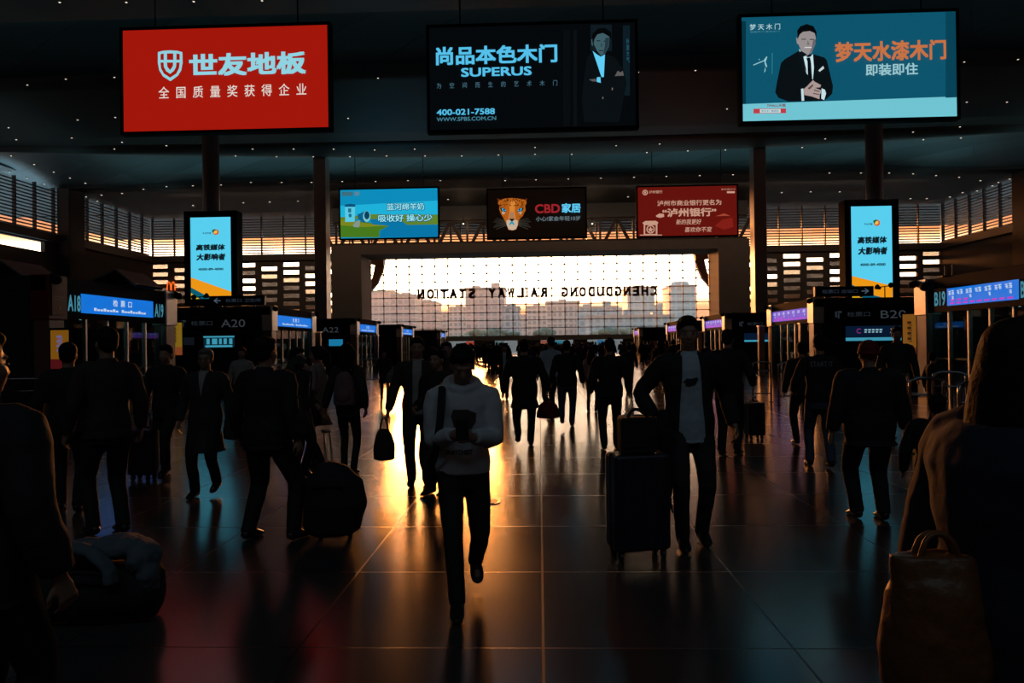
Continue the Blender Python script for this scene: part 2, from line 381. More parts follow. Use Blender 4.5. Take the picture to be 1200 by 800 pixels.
for sd in (-1, 1):
    b = B(); X_ = sorted((sd*XW, sd*(XW+.5)))
    for y0, y1, z0, z1 in ((YB, 69, 0, GZ-.5), (82, YF+.5, 0, GZ-.5), (69, 82, 0, 12.7), (69, 82, 13.85, GZ-.5)): b.box(*X_, y0, y1, z0, z1)
    w_ = B(); w_.box(sd*(XW+.25)-.01, sd*(XW+.25)+.01, 69, 82, 12.7, 13.85); struct(w_.done('window_%s_clerestory' % ('left' if sd < 0 else 'right'), m=M_glass))
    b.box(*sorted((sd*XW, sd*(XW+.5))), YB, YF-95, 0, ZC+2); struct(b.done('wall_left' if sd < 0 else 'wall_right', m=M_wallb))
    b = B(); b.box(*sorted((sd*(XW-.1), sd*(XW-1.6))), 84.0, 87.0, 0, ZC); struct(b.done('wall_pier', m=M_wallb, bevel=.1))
    for Y in (48.0, 73.0):
        b = B()
        if Y < 60: b.tube([(0, 0, 0), (0, 0, ZC)], [.52, .52], n=32)
        else: b.box(-.6, .6, -.75, .75, 0, ZC)
        o = b.done('pillar', m=M_col if Y < 60 else mat('clad_pillar', (.5, .47, .44), .42, .7), smooth=Y < 60, bevel=0 if Y < 60 else .04); o.location = (sd*21.5, Y, 0); struct(o)
# outside: canopy over the forecourt, its brackets, plaza
M_can = mat('canopy_lining', (.13, .125, .125), .6, noise=.1, nscale=.3)
b = B(); b.box(-75, 75, YF+1.2, 131, 21.3, 22.0); struct(b.done('roof_outer_canopy', m=M_can))
for sd in (-1, 1):
    b = B(); b.box(*sorted((sd*(XW+1), sd*(XW+22))), YB, YF+2, 21.3, 22.0); struct(b.done('roof_side_canopy', m=M_can))
    pts = [(x/1, z) for x, z in ((-24.4, 15.6), (-21.6, 15.6), (-22.1, 12.6), (-22.9, 10.6), (-24.2, 9.0), (-25.2, 8.6), (-25.6, 9.4), (-24.3, 10.2), (-23.6, 11.4), (-23.3, 12.7), (-23.2, 13.4), (-24.4, 13.6))]
    b = B(); b.prism([(-sd*x*1.06, z+.4) for x, z in pts], 110.5, 111.5); struct(b.done('beam_canopy_bracket', m=mat('bracket_paint', (.14, .07, .05), .5)))
b = B(); b.box(-700, 700, YF+.5, 1400, -.5, -.05); struct(b.done('ground_plaza', m=mat('plaza_paving', (.22, .2, .19), .7, noise=.15, nscale=.05)))
# ------------------------------------------------------------------ city beyond the glass
FAC = [facade_mat('facade_rose_hazelit', (.62, .42, .38), (.34, .28, .28)), facade_mat('facade_grey', (.42, .42, .44), (.16, .19, .22), 2.8), facade_mat('facade_blue_skylit', (.2, .5, .6), (.1, .32, .42), 3.6, 3.3), facade_mat('facade_slate_skylit', (.22, .42, .5), (.12, .26, .34), 3.0, 3.1)]  # rose holds haze glow, blue and slate teal sky light, as colour
CITY = [(426, 461, 343, 420, 0, 'rose apartment slab at the left edge of the great window'), (459, 486, 347, 352, 0, 'second rose apartment slab from the left edge of the great window'), (486, 510, 355, 390, 0, 'low stepped rose block left of the sun gap in the skyline'),
        (509, 527, 369, 460, 1, 'lowest grey block under the brightest gap in the skyline'), (526, 547, 361, 430, 1, 'short grey block just left of the broad rose tower'), (545, 591, 339, 360, 0, 'broad rose tower behind the reversed word RAILWAY'), (589, 608, 361, 330, 1, 'grey block stepping down right of the broad rose tower'), (606, 619, 372, 470, 1, 'thin low block in the notch right of the broad rose tower'),
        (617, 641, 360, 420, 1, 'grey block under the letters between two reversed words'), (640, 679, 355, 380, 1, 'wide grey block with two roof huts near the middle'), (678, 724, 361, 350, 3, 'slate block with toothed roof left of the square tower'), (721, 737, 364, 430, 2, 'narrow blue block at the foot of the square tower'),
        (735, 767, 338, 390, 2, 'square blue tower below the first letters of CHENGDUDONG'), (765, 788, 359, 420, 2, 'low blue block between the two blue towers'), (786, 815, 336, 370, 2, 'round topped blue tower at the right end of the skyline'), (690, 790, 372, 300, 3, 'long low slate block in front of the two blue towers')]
for x0, x1, yt, Y, f, lab in CITY:
    p0, p1 = at(x0, yt, Y), at(x1, yt, Y); h = p0.z; w = p1.x-p0.x
    t = thing('apartment_building', lab, 'building', ((p0.x+p1.x)/2, Y, 0), group='city blocks beyond the window')
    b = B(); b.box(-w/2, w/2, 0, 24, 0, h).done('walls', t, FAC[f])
    b = B(); b.box(-w/2-.4, w/2+.4, -.4, 24.4, h, h+.9)
    b.done('parapet', t, mat('parapet_grey', (.3, .29, .29), .7))
    b = B(); n = max(1, int(w/9))
    for i in range(n):
        c = -w/2 + w*(i+.5)/n
        if 'round' in lab: b.tube([(c, 8, h), (c, 8, h+3)], [w/n*.42, w/n*.34], n=20)
        else: b.box(c-2, c+2, 6, 12, h, h+2.2+(i % 2)*1.2)
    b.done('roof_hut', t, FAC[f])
M_leaf = mat('dark_foliage', (.08, .11, .08), .8, noise=.4, nscale=1.5)
for i, (px, Y, r) in enumerate([(440, 175, 5), (470, 190, 4.4), (545, 200, 4.6), (566, 180, 5.2), (590, 190, 5), (640, 185, 4.2), (716, 180, 5.2), (737, 190, 5), (762, 185, 4.2), (700, 200, 4.6), (800, 180, 4.8)]):
    p = at(px, 400, Y); t = thing('tree', '%s tree before the %s' % (['round', 'broad', 'low'][i % 3], CITY[min(range(len(CITY)), key=lambda k: abs((CITY[k][0]+CITY[k][1])/2-px))][5].split(' behind')[0].split(' under')[0]), 'tree', (p.x, Y, 0), group='trees on the plaza')
    b = B(); b.tube([(0, 0, -.05), (.1, 0, 2.5)], [.25, .16]).done('trunk', t, M_truss)
    b = B(); rr = random.Random(i)
    for k in range(16):
        a = rr.uniform(0, 6.28); d = rr.uniform(0, r*.75); b.ell((d*math.cos(a), d*math.sin(a)*.6, 3.1+rr.uniform(-1.2, 1.5)), [rr.uniform(.9, 1.6)*1.2, 1.4, rr.uniform(.8, 1.3)], n=10, k=6)
    b.remesh('crown', .35, t, M_leaf, wrinkle=.5)
b = B(); b.box(-45, 45, 150, 150.6, 0, 2.9); struct(b.done('wall_plaza_parapet', m=mat('white_parapet', (.6, .58, .56), .6)))
# reversed station name, standing outside the glass and read from the plaza
sg = thing('station_name_sign', 'brown letters CHENGDUDONG RAILWAY STATION seen from behind, on the great window', 'sign', (0, YF+.45, 0))
M_let = mat('brown_letters', (.1, .035, .02), .5)
for word, xa, xb in (('CHENGDUDONG', 771, 656.5), ('RAILWAY', 642.5, 571), ('STATION', 558.5, 488)):
    n = len(word); adv = [(.45 if c == 'I' else 1.0) for c in word]; tot = sum(adv); acc = 0
    for c, a in zip(word, adv):
        u0 = xa + (xb-xa)*(acc+.12*a)/tot; u1 = xa + (xb-xa)*(acc+.88*a)/tot; acc += a
        if c == 'I': u0, u1 = (u0+u1)/2+.9, (u0+u1)/2-.9
        ct = at((u0+u1)/2, 335 - ((u0+u1)/2-632)*.0115, YF+.45)
        X0, X1 = at(u0, 330, YF+.45).x, at(u1, 330, YF+.45).x
        o = fit_text('letter', c, X0, X1, -.72, .72, lambda u, v: Vector((u, 0, v)), M_let, sg, .05)
        o.location = (0, 0, 8.9); s_ = o.modifiers.new('d', 'SOLIDIFY'); s_.thickness = .16
        B().box((X0+X1)/2-.04, (X0+X1)/2+.04, -.26, .0, 8.4, 8.48).done('fixing', sg, M_let)
# ------------------------------------------------------------------ advertising boards
class Board:
    def __init__(s, name, label, cat, x0, x1, y0, y1, Y, face, hang=True, sw=.35, group=None, border=.14):
        """corners given in photo pixels, hung in the plane y = Y"""
        A = [at(x0, y0 + (x1-x0)*.0125, Y), at(x1, y0 - (x1-x0)*.0125, Y), at(x0, y1 + (x1-x0)*.006, Y), at(x1, y1 - (x1-x0)*.006, Y)]
        s.X0 = (A[0].x+A[2].x)/2; s.X1 = (A[1].x+A[3].x)/2; s.Z1 = (A[0].z+A[1].z)/2; s.Z0 = (A[2].z+A[3].z)/2
        s.c = Vector(((s.X0+s.X1)/2, Y, (s.Z0+s.Z1)/2)); s.Y = Y; s.w = s.X1-s.X0; s.h = s.Z1-s.Z0; s.k = 0
        s.root = thing(name, label, cat, s.c, group=group); w, h = s.w/2, s.h/2
        b = B(); bd = border
        b.box(-w-bd, w+bd, .05, .05+sw, -h-bd, h+bd)
        for q_ in ((-w-bd, -w, -h-bd, h+bd), (w, w+bd, -h-bd, h+bd), (-w, w, h, h+bd), (-w, w, -h-bd, -h)): b.box(q_[0], q_[1], -.06, .05, q_[2], q_[3])
        b.done('housing', s.root, M_frame)
        b = B(); b.box(-w, w, 0, .05, -h, h).done('display', s.root, face)
        if hang:
            for sx in (-.7, .7):
                b = B(); b.tube([(sx*w, .2, h+bd), (sx*w, .2, ZC+.1-s.c.z)], [.035, .035], n=8).done('hanger', s.root, M_dark)
    def P(s, px, py, lay=None):
        p = at(px, py, s.Y) - s.c
        p.x = max(-s.w/2, min(s.w/2, p.x)); p.z = max(-s.h/2, min(s.h/2, p.z))
        return Vector((p.x, -.012*(lay if lay is not None else s.k), p.z))
    def art(s, name, items, o=(0, 0), sc_=1.0):
        b = B()
        for pts, rgb in items:
            s.k += .4; b.use(em('print_%d_%d_%d' % tuple(int(v) for v in rgb), rgb)); b.poly([s.P(o[0]+x/sc_, o[1]+y/sc_) for x, y in pts])
        s.k = math.ceil(s.k); return b.done(name, s.root)
    def text(s, name, body, x0, x1, yt, yb, rgb, bold=0.0, lay=None, shear=0.0):
        """yt, yb: top and bottom at the middle of the line"""
        s.k += 1; m = em('print_%d_%d_%d' % tuple(rgb), rgb); xm = (x0+x1)/2; p0, p1 = s.P(x0, (yt+yb)/2), s.P(x1, (yt+yb)/2); t, bt = s.P(xm, yt), s.P(xm, yb); y = -.012*s.k
        return fit_text(name, body, p0.x, p1.x, bt.z, t.z, lambda u, v: Vector((u, y, v)), m, s.root, bold, shear)
def rect(x0, x1, y0, y1, t=0): return [(x0, y0), (x1, y0-t), (x1, y1-t), (x0, y1)]
def disc(x, y, rx, ry=None, n=20, a0=0, a1=360): ry = ry or rx; return [(x+rx*math.cos(R(a0+(a1-a0)*i/n)), y+ry*math.sin(R(a0+(a1-a0)*i/n))) for i in range(n if a1-a0 == 360 else n+1)]
# red board
RED = (160, 22, 10); CY = (142, 208, 222)
bd = Board('billboard', 'large backlit red billboard with a pale blue shield logo', 'billboard', 144.5, 384.5, 32.5, 152, 36, em('board_red', RED), group='big billboards')
o, s_ = (180, 50), 6.316
sh = [(32, 70), (70, 60), (122, 57), (175, 60), (213, 70), (215, 150), (205, 205), (180, 245), (125, 285), (70, 250), (42, 205), (32, 150)]
bd.art('shield_logo', [(sh, CY), ([(52, 85), (76, 80), (76, 128), (52, 128)], RED), ([(100, 80), (147, 80), (147, 128), (100, 128)], RED), ([(170, 80), (195, 85), (195, 128), (170, 128)], RED),
    ([(52, 148), (76, 148), (78, 180), (95, 212), (124, 232), (152, 210), (168, 180), (170, 148), (195, 148), (190, 190), (170, 230), (124, 260), (78, 230), (57, 192)], RED), ([(100, 148), (147, 148), (145, 175), (124, 205), (104, 180)], RED)], o, s_)
bd.text('headline', '世友地板', 222, 359, 62, 88.5, CY, .035); bd.text('caption', '  '.join('全国质量奖获得企业'), 186.5, 359.5, 100, 114, (225, 215, 205), .005)
# black board
TB = (84, 190, 232)
bd = Board('billboard', 'large black billboard with bright blue letters and a man with folded arms', 'billboard', 503.5, 744.5, 29.5, 150, 36, em('board_black', (5, 8, 11)), group='big billboards')
bd.art('door_picture', [(rect(660, 668, 35, 148), (9, 12, 15)), (rect(672, 676, 35, 148), (12, 15, 17)), (rect(692, 717, 29, 60), (14, 26, 32)), (rect(730, 738, 30, 112), (13, 28, 36))])
bd.text('headline', '尚品本色木门', 511, 653, 53.5, 75, TB, .03); bd.text('company_name', 'SUPERUS', 540.5, 623, 79, 89.5, TB, .025); bd.text('caption', '\u3000  '.join('为空间而生的艺术木门'), 512, 653, 96, 102.5, (70, 110, 128), 0)
bd.text('phone_number', '400-021-7588', 512, 580, 128, 135, TB, .02); bd.text('web_address', 'WWW.SPBS.COM.CN', 512, 581.5, 137.5, 142, (70, 130, 150), .01)
o, s_ = (670, 20), 6.15; SK = (62, 92, 100)
bd.art('portrait', [([(150, 250), (110, 300), (90, 420), (70, 600), (90, 760), (340, 760), (395, 480), (372, 380), (305, 292), (240, 275)], (9, 15, 18)), ([(140, 170), (148, 160), (152, 215), (142, 205)], SK),
    ([(165, 140), (158, 200), (182, 250), (210, 285), (240, 265), (265, 220), (272, 150), (220, 116)], SK), ([(148, 190), (146, 130), (190, 88), (240, 85), (284, 118), (284, 175), (266, 142), (222, 121), (182, 132), (163, 165)], (5, 7, 9)),
    ([(150, 250), (180, 275), (208, 292), (238, 275), (230, 438), (213, 438)], (96, 205, 245)), ([(180, 440), (205, 438), (208, 480), (178, 472)], (96, 205, 245)), ([(122, 456), (170, 450), (182, 470), (150, 470)], (90, 84, 84)), ([(308, 432), (330, 393), (350, 405), (366, 394), (374, 428)], (92, 88, 88)),
    (rect(178, 205, 176, 182), (12, 18, 20)), (rect(228, 258, 178, 184), (12, 18, 20)), (rect(195, 225, 246, 253), (30, 42, 48)), ([(212, 185), (222, 222), (205, 222)], (44, 70, 78)), ([(240, 160), (270, 155), (262, 220), (240, 262), (225, 275), (236, 220)], (36, 56, 64)), (disc(290, 525, 4, 10), (120, 110, 100)), (disc(222, 590, 4, 9), (110, 100, 92))], o, s_)
bd.text('side_text', '朴\n素\n大\n气', 733.5, 737, 47, 75, (40, 96, 120), 0)
# teal board
bd = Board('billboard', 'large teal billboard with a smiling man in a suit and orange letters', 'billboard', 869.5, 1120.5, 17, 139.5, 36, em('board_teal', (12, 84, 108)), group='big billboards')
bd.art('bottom_strip', [([(869, 122), (1122, 113), (1122, 142), (869, 145)], (112, 196, 210)), ([(869, 25), (874, 25), (874, 122), (869, 122)], (6, 52, 68)), ([(1108, 14), (1122, 14), (1122, 114), (1108, 114.6)], (8, 66, 86))])
o, s_ = (870, 20), 6.667; SK = (150, 142, 142); ST = (9, 16, 20)
bd.art('portrait', [([(440, 265), (330, 330), (300, 360), (270, 500), (255, 590), (280, 632), (360, 662), (640, 655), (700, 600), (706, 540), (658, 340), (640, 318), (548, 290), (500, 300)], ST), ([(418, 165), (432, 165), (440, 218), (424, 208)], SK),
    ([(430, 120), (438, 220), (460, 272), (500, 305), (540, 278), (566, 215), (574, 130), (540, 95), (470, 100)], SK), ([(428, 178), (426, 108), (450, 75), (500, 57), (552, 74), (577, 118), (574, 175), (562, 128), (525, 112), (470, 118), (446, 138)], (6, 9, 12)),
    ([(440, 250), (470, 290), (508, 318), (530, 312), (548, 290), (556, 400), (548, 490), (500, 445), (455, 320)], (196, 226, 232)), ([(497, 322), (525, 318), (532, 350), (542, 480), (530, 500), (508, 450), (505, 350)], (6, 10, 14)),
    ([(455, 565), (472, 560), (480, 655), (460, 658)], (196, 222, 228)), ([(615, 560), (640, 570), (650, 600), (635, 652), (612, 640)], (196, 222, 228)),
    ([(470, 570), (500, 545), (548, 495), (560, 508), (610, 535), (605, 552), (562, 556), (612, 575), (610, 596), (600, 606), (598, 645), (540, 624), (480, 612)], (170, 150, 146)), ([(505, 560), (545, 528), (550, 540), (520, 570)], (90, 74, 72)), ([(555, 570), (600, 582), (598, 588), (556, 580)], (90, 74, 72)), ([(548, 596), (596, 606), (592, 612), (548, 604)], (90, 74, 72)),
    ([(588, 422), (625, 387), (634, 405), (600, 432)], (200, 214, 216)), (rect(455, 492, 176, 182), (20, 22, 26)), (rect(520, 556, 178, 184), (20, 22, 26)), (rect(480, 535, 240, 247), (212, 214, 214)), ([(505, 185), (520, 225), (498, 226)], (118, 110, 112)), ([(545, 190), (566, 180), (560, 218), (540, 270), (512, 298), (535, 250)], (104, 98, 102)),
    ([(500, 300), (470, 318), (497, 440), (440, 330), (436, 290), (450, 270)], (12, 20, 26))], o, s_)
bd.text('headline', '梦天水漆木门', 977, 1107, 49, 72.5, (196, 112, 66), .03); bd.text('subtitle', '即装即住', 1013, 1074, 75.5, 89.5, (150, 196, 204), .02)
bd.text('corner_name', ' '.join('梦天木门'), 877.5, 913, 29.5, 36.5, (170, 205, 212), .01); bd.text('corner_caption', '高端木门 梦天木门', 878, 912, 38, 39.6, (90, 150, 166), 0)
bd.art('signature', [([(75, 383), (165, 345), (185, 343), (168, 352), (80, 388)], (150, 200, 212)), ([(160, 345), (180, 318), (186, 322), (172, 360), (185, 395), (178, 405), (170, 380), (172, 430), (160, 446), (170, 400), (164, 360)], (150, 200, 212)), ([(118, 338), (128, 340), (122, 348)], (150, 200, 212)), ([(220, 292), (228, 292), (226, 455), (219, 455)], (40, 120, 140))], o, s_)
bd.text('shop_name', 'TMALL天猫', 897, 919, 123.2, 126.8, (120, 60, 66), .02); bd.art('shop_badge', [(rect(881.5, 919.5, 129, 134.5, .4), (190, 60, 70)), (rect(889, 913, 129.6, 133.9, .3), (190, 220, 224))]); bd.text('badge_text', '梦天木门旗舰店', 890.5, 911, 130.4, 133.2, (60, 70, 90), 0)
# the three boards of the next row
bd = Board('billboard', 'smaller blue and green billboard with milk tins in a meadow', 'billboard', 399, 513, 221.5, 278.5, 72, em('board_sky', (12, 140, 186)), group='row of smaller billboards')
o, s_ = (395, 215), 9.6
bd.art('landscape', [([(35, 250), (1140, 190), (1140, 345), (35, 380)], (30, 176, 216)), ([(35, 380), (380, 345), (460, 345), (640, 352), (800, 345), (900, 350), (1140, 350), (1140, 460), (780, 465), (700, 400), (380, 400), (35, 400)], (96, 130, 44)), ([(35, 390), (300, 430), (585, 475), (480, 530), (475, 605), (35, 605)], (70, 120, 30)), ([(35, 400), (280, 440), (580, 474), (300, 490), (35, 470)], (122, 134, 30)), ([(370, 400), (700, 402), (790, 465), (1140, 462), (1140, 600), (480, 605), (490, 530), (590, 475), (400, 460)], (8, 116, 166))], o, s_)
bd.art('milk_tin', [([(88, 238), (145, 228), (208, 236), (205, 262), (88, 264)], (10, 80, 120)), ([(90, 262), (204, 262), (200, 430), (92, 432)], (90, 200, 226)), ([(125, 280), (160, 280), (160, 325), (125, 325)], (30, 110, 140)), (disc(148, 360, 18, 22), (20, 110, 150)), ], o, s_)
bd.art('open_tin', [([(230, 350), (330, 305), (350, 420), (300, 440), (240, 400)], (10, 96, 140)), (disc(335, 370, 42, 62), (120, 196, 206)), (disc(337, 358, 30, 46), (8, 66, 96))], o, s_)
bd.art('sheep', [([(180, 470), (215, 425), (262, 415), (258, 470), (245, 495), (190, 490)], (130, 150, 140))], o, s_)
bd.art('corner_logo', [(rect(55, 180, 95, 142), (60, 110, 126)), (rect(200, 252, 95, 135), (96, 130, 150))], o, s_)
bd.text('headline', '蓝河绵羊奶', 453, 498, 237.5, 247, (8, 70, 110), .07); bd.text('subtitle', '吸收好 操心少', 443, 507.5, 250.5, 260.5, (8, 70, 110), .07)
bd.text('headline', '蓝河绵羊奶', 453.6, 497.4, 238.2, 246.3, (150, 226, 240), .015); bd.text('subtitle', '吸收好 操心少', 443.6, 506.8, 251.2, 259.8, (150, 226, 240), .015)
bd = Board('billboard', 'smaller black billboard with an orange leopard face', 'billboard', 572, 686, 221.5, 278, 72, em('board_brownblack', (13, 7, 4)), group='row of smaller billboards')
o, s_ = (565, 215), 9.23; F1, F2, F3 = (176, 92, 24), (214, 130, 52), (200, 176, 150)
it = []
for sx in (-1, 1):
    c = 325
    for k in range(7): it.append(([(c+sx*55, 400+k*8), (c+sx*(175+(k % 3)*15), 372+k*20), (c+sx*(172+(k % 3)*15), 376+k*20), (c+sx*55, 405+k*8)], (64, 62, 54)))
    it.append(([(c+sx*150, 200), (c+sx*165, 160), (c+sx*130, 172), (c+sx*105, 190)], (90, 40, 14)))
it += [([(185, 185), (215, 172), (260, 162), (330, 158), (400, 165), (440, 172), (475, 185), (480, 215), (465, 240), (470, 290), (440, 350), (400, 390), (390, 440), (370, 495), (330, 508), (285, 500), (265, 440), (240, 390), (205, 330), (185, 280), (190, 240), (170, 215)], F1),
       ([(290, 190), (360, 190), (352, 300), (365, 385), (322, 400), (280, 385), (298, 300)], F2), ([(262, 400), (322, 385), (385, 400), (385, 450), (365, 495), (330, 506), (288, 498), (266, 450)], F3), ([(300, 310), (345, 310), (352, 380), (292, 380)], (170, 122, 88)), ([(288, 382), (356, 382), (330, 410), (316, 410)], (20, 12, 12)), ([(316, 408), (328, 408), (352, 440), (340, 452), (322, 432), (304, 452), (292, 440)], (40, 150, 170))]
for sx in (-1, 1):
    c = 322; it += [([(c+sx*55, 300), (c+sx*85, 265), (c+sx*130, 262), (c+sx*112, 300), (c+sx*75, 308)], (24, 12, 8)), ([(c+sx*58, 298), (c+sx*85, 270), (c+sx*112, 272), (c+sx*98, 300)], (70, 180, 225)), (disc(c+sx*84, 285, 9, 11), (8, 12, 16)), ([(c+sx*70, 312), (c+sx*108, 306), (c+sx*100, 335), (c+sx*80, 330)], F3)]
rr = random.Random(3)
for k in range(70):
    x, y = rr.uniform(195, 460), rr.uniform(168, 250)
    if abs(x-325) < 120 or y > 190: it.append((disc(x, y, rr.uniform(4, 8), rr.uniform(3, 6), 7), (40, 16, 6)))
for k in range(30):
    sx = rr.choice((-1, 1)); it.append((disc(325+sx*rr.uniform(75, 128), rr.uniform(310, 375) if rr.random() < .6 else rr.uniform(235, 262), 5, 4, 7), (46, 18, 8)))
bd.art('leopard_face', it, o, s_)
bd.text('headline', 'CBD', 627, 656, 240.5, 251, (150, 34, 40), .025); bd.text('headline', '家居', 658, 680, 239.5, 250.5, (96, 200, 240), .03); bd.text('caption', '小心!家会年轻10岁', 628, 679.5, 254.5, 260, (110, 128, 134), .005)
bd = Board('billboard', 'smaller dark red billboard with pale bank lettering', 'billboard', 747.5, 863.5, 218.5, 276, 72, em('board_deepred', (98, 18, 12)), group='row of smaller billboards')
o, s_ = (740, 215), 9.23; TX = (196, 150, 128)
bd.art('bank_emblem', [(disc(148, 97, 30), TX), (disc(148, 97, 19), (98, 18, 12)), (rect(138, 158, 86, 108), TX)], o, s_)
bd.art('gate_drawing', [([(118, 425), (150, 405), (265, 403), (290, 422), (280, 440), (130, 442)], TX), (rect(132, 280, 440, 555), TX), (rect(148, 262, 450, 545), (98, 18, 12)), (disc(206, 495, 46), TX), (disc(206, 495, 34), (96, 24, 18)), ([(206, 462), (216, 488), (240, 490), (220, 505), (228, 530), (206, 516), (184, 530), (192, 505), (172, 490), (196, 488)], TX), (rect(90, 330, 553, 562), TX)], o, s_)
bd.art('cloud_drawing', [([(262, 350), (300, 325), (350, 330), (352, 360), (310, 372), (270, 362)], TX)], o, s_)
bd.art('hill_drawing', [([(905, 355), (1000, 325), (1070, 352), (1000, 350)], (160, 70, 50)), ([(900, 460), (980, 390), (1090, 370), (1100, 470), (1000, 500)], (126, 30, 22))], o, s_)
bd.art('corner_badge', [(rect(1030, 1115, 85, 106), TX)], o, s_)
bd.text('bank_name', '泸州银行', 760.5, 776, 223.3, 226.8, TX, .01); bd.text('caption', '泸州市商业银行更名为', 770, 845, 234.5, 241, TX, .015); bd.text('headline', '“泸州银行”', 776, 839, 244, 254, TX, .03)
bd.text('slogan', '新的我更好', 792, 821.5, 257, 263.2, TX, .01, shear=.15); bd.text('slogan', '喜欢你不变', 802, 834, 266, 272, TX, .01, shear=.15); bd.text('corner_caption', '更名进行中', 844.5, 861, 221.3, 222.8, TX, .01)
# tall LED screens on the pillars
for sd, x0, x1, y0, y1, lab in ((-1, 223.5, 271, 254.5, 350, 'tall bright cyan and orange screen on the pillar above counter A20'), (1, 997.5, 1045.5, 241.5, 349, 'tall bright cyan and orange screen on the pillar above counter B20')):
    bd = Board('led_screen', lab, 'screen', x0, x1, y0, y1, 46.6, em('led_cyan', (88, 206, 238)), hang=False, sw=.8, border=.4)
    dx = (x0 - 223.5); f = lambda x, y: (x0 + (x-65)/(398-65)*(x1-x0), y0 + (y-65)/(750-65)*(y1-y0) - 0*dx)
    g = lambda L: [f(x, y) for x, y in L]
    if sd < 0: bd.art('orange_bands', [(g([(60, 570), (402, 690), (402, 760), (60, 760)]), (236, 150, 22)), (g([(60, 655), (220, 738), (235, 760), (60, 760)]), (8, 92, 108)), (g([(60, 700), (130, 745), (140, 760), (60, 760)]), (220, 170, 30))])
    else: bd.art('orange_bands', [(g([(60, 585), (402, 660), (402, 760), (60, 760)]), (236, 150, 22)), (g([(60, 650), (250, 730), (330, 760), (60, 760)]), (8, 92, 120)), (g([(60, 690), (130, 720), (160, 760), (60, 760)]), (220, 170, 30))])
    bd.art('sun_logo', [(g(disc(272, 190, 26, 24)), (205, 90, 50)), (g(disc(268, 188, 17, 15)), (236, 190, 80)), (g([(240, 175), (262, 165), (280, 172), (262, 180), (250, 200)]), (30, 96, 70))])
    for nm, bod, u0, u1, v0, v1, bo in (('logo_name', '平台传媒', 165, 235, 192, 208, .01), ('headline', '高铁媒体', 112, 352, 292, 345, .05), ('headline', '大影响者', 115, 355, 370, 428, .05), ('phone_number', '4000-89-4000', 132, 338, 492, 512, .03)):
        (a, c), (e, d) = f(u0, v0), f(u1, v1); bd.text(nm, bod, a, e, c, d, (14, 26, 34), bo, shear=.12 if bo > .04 else 0)

# shops beyond the doors under the great window
for px0, px1, rgb, lab in ((546, 571, (150, 52, 36), 'red lit shop front with a dark doorway under the great window'), (574, 591, (70, 96, 98), 'pale grey green shop front under the great window, right of the red one'), (627, 641, (130, 74, 56), 'dull orange shop front under the word RAILWAY'), (648, 661, (44, 106, 124), 'teal shop front under the middle of the great window'), (700, 713, (36, 96, 130), 'blue shop front under the right half of the great window')):
    p0, p1 = at(px0, 401, 108), at(px1, 401, 108); w_ = (p1.x-p0.x)/2
    t = thing('shop_front', lab, 'shop front', ((p0.x+p1.x)/2, 108, 0), group='shops beyond the doors'); m = em('shop_%d_%d_%d' % rgb, rgb)
    B().box(-w_, w_, 0, .3, 1.55, 2.05).done('lit_sign', t, m)
    for s_ in (-1, 1): B().box(*sorted((s_*w_, s_*w_*.82)), 0, .3, 0, 1.55).done('jamb', t, m)
    B().box(-w_*.82, w_*.82, .2, .3, 0, 1.55).done('shutter', t, M_truss if px0 == 546 else mat('shop_shutter', (.2, .22, .23), .6))
# ------------------------------------------------------------------ evening haze over the city
hm = bpy.data.materials.new('evening_haze'); hm.use_nodes = True; t = hm.node_tree; t.nodes.clear(); MATS['evening_haze'] = hm
o = t.nodes.new('ShaderNodeOutputMaterial'); vs = t.nodes.new('ShaderNodeVolumeScatter'); vs.inputs['Density'].default_value = .001; vs.inputs['Anisotropy'].default_value = .6; vs.inputs['Color'].default_value = (.74, .9, 1.0, 1)
t.links.new(vs.outputs[0], o.inputs['Volume']); hm.cycles.homogeneous_volume = True
b = B(); b.box(-500, 500, 114, 560, -.04, 36); struct(tag(b.done('sky_haze', m=hm)))
# ------------------------------------------------------------------ ticket gate kiosks
BLUE = (16, 112, 214); V_ = Vector
def led_marks(bb, y0, y1, z0, z1, side, seed, pink):
    """rows of small lit characters, too fine to read"""
    rr = random.Random(seed); H = z1-z0
    def bar(ya, yb, za, zb): bb.box(*sorted((side*-.012, side*-.02)), ya, yb, za, zb)
    def glyph(c, s_, z):
        bar(c-s_*.5, c+s_*.5, z+s_*.8, z+s_); bar(c-s_*.08, c+s_*.08, z, z+s_); bar(c-s_*.45, c+s_*.45, z+s_*.4, z+s_*.52); bar(c-s_*.5, c-s_*.36, z, z+s_*.6)
        if rr.random() < .6: bar(c-s_*.4, c+s_*.45, z, z+s_*.13)
    L = y1-y0
    if pink:
        bb.use(em('led_white', (190, 205, 225)))
        for k in range(7):
            c = y0 + L*(.08+.14*k); glyph(c, .11, z0+H*.62); glyph(c+.14, .1, z0+H*.62)
            if k % 2 == 0: glyph(c, .08, z0+H*.35)
        bb.use(em('led_magenta', (190, 40, 190)))
        for k in range(9):
            c = y0 + L*(.05+.105*k); bar(c, c+L*.07, z0+H*.08, z0+H*.17)
            if k > 5: bar(c, c+L*.06, z0+H*.26, z0+H*.36)
    else:
        bb.use(em('led_white', (190, 205, 225)))
        for k in range(18):
            c = y0 + L*(.14+.042*k)
            if k != 8: bar(c, c+L*.03, z0+H*.16, z0+H*(.26 if k % 3 else .32))
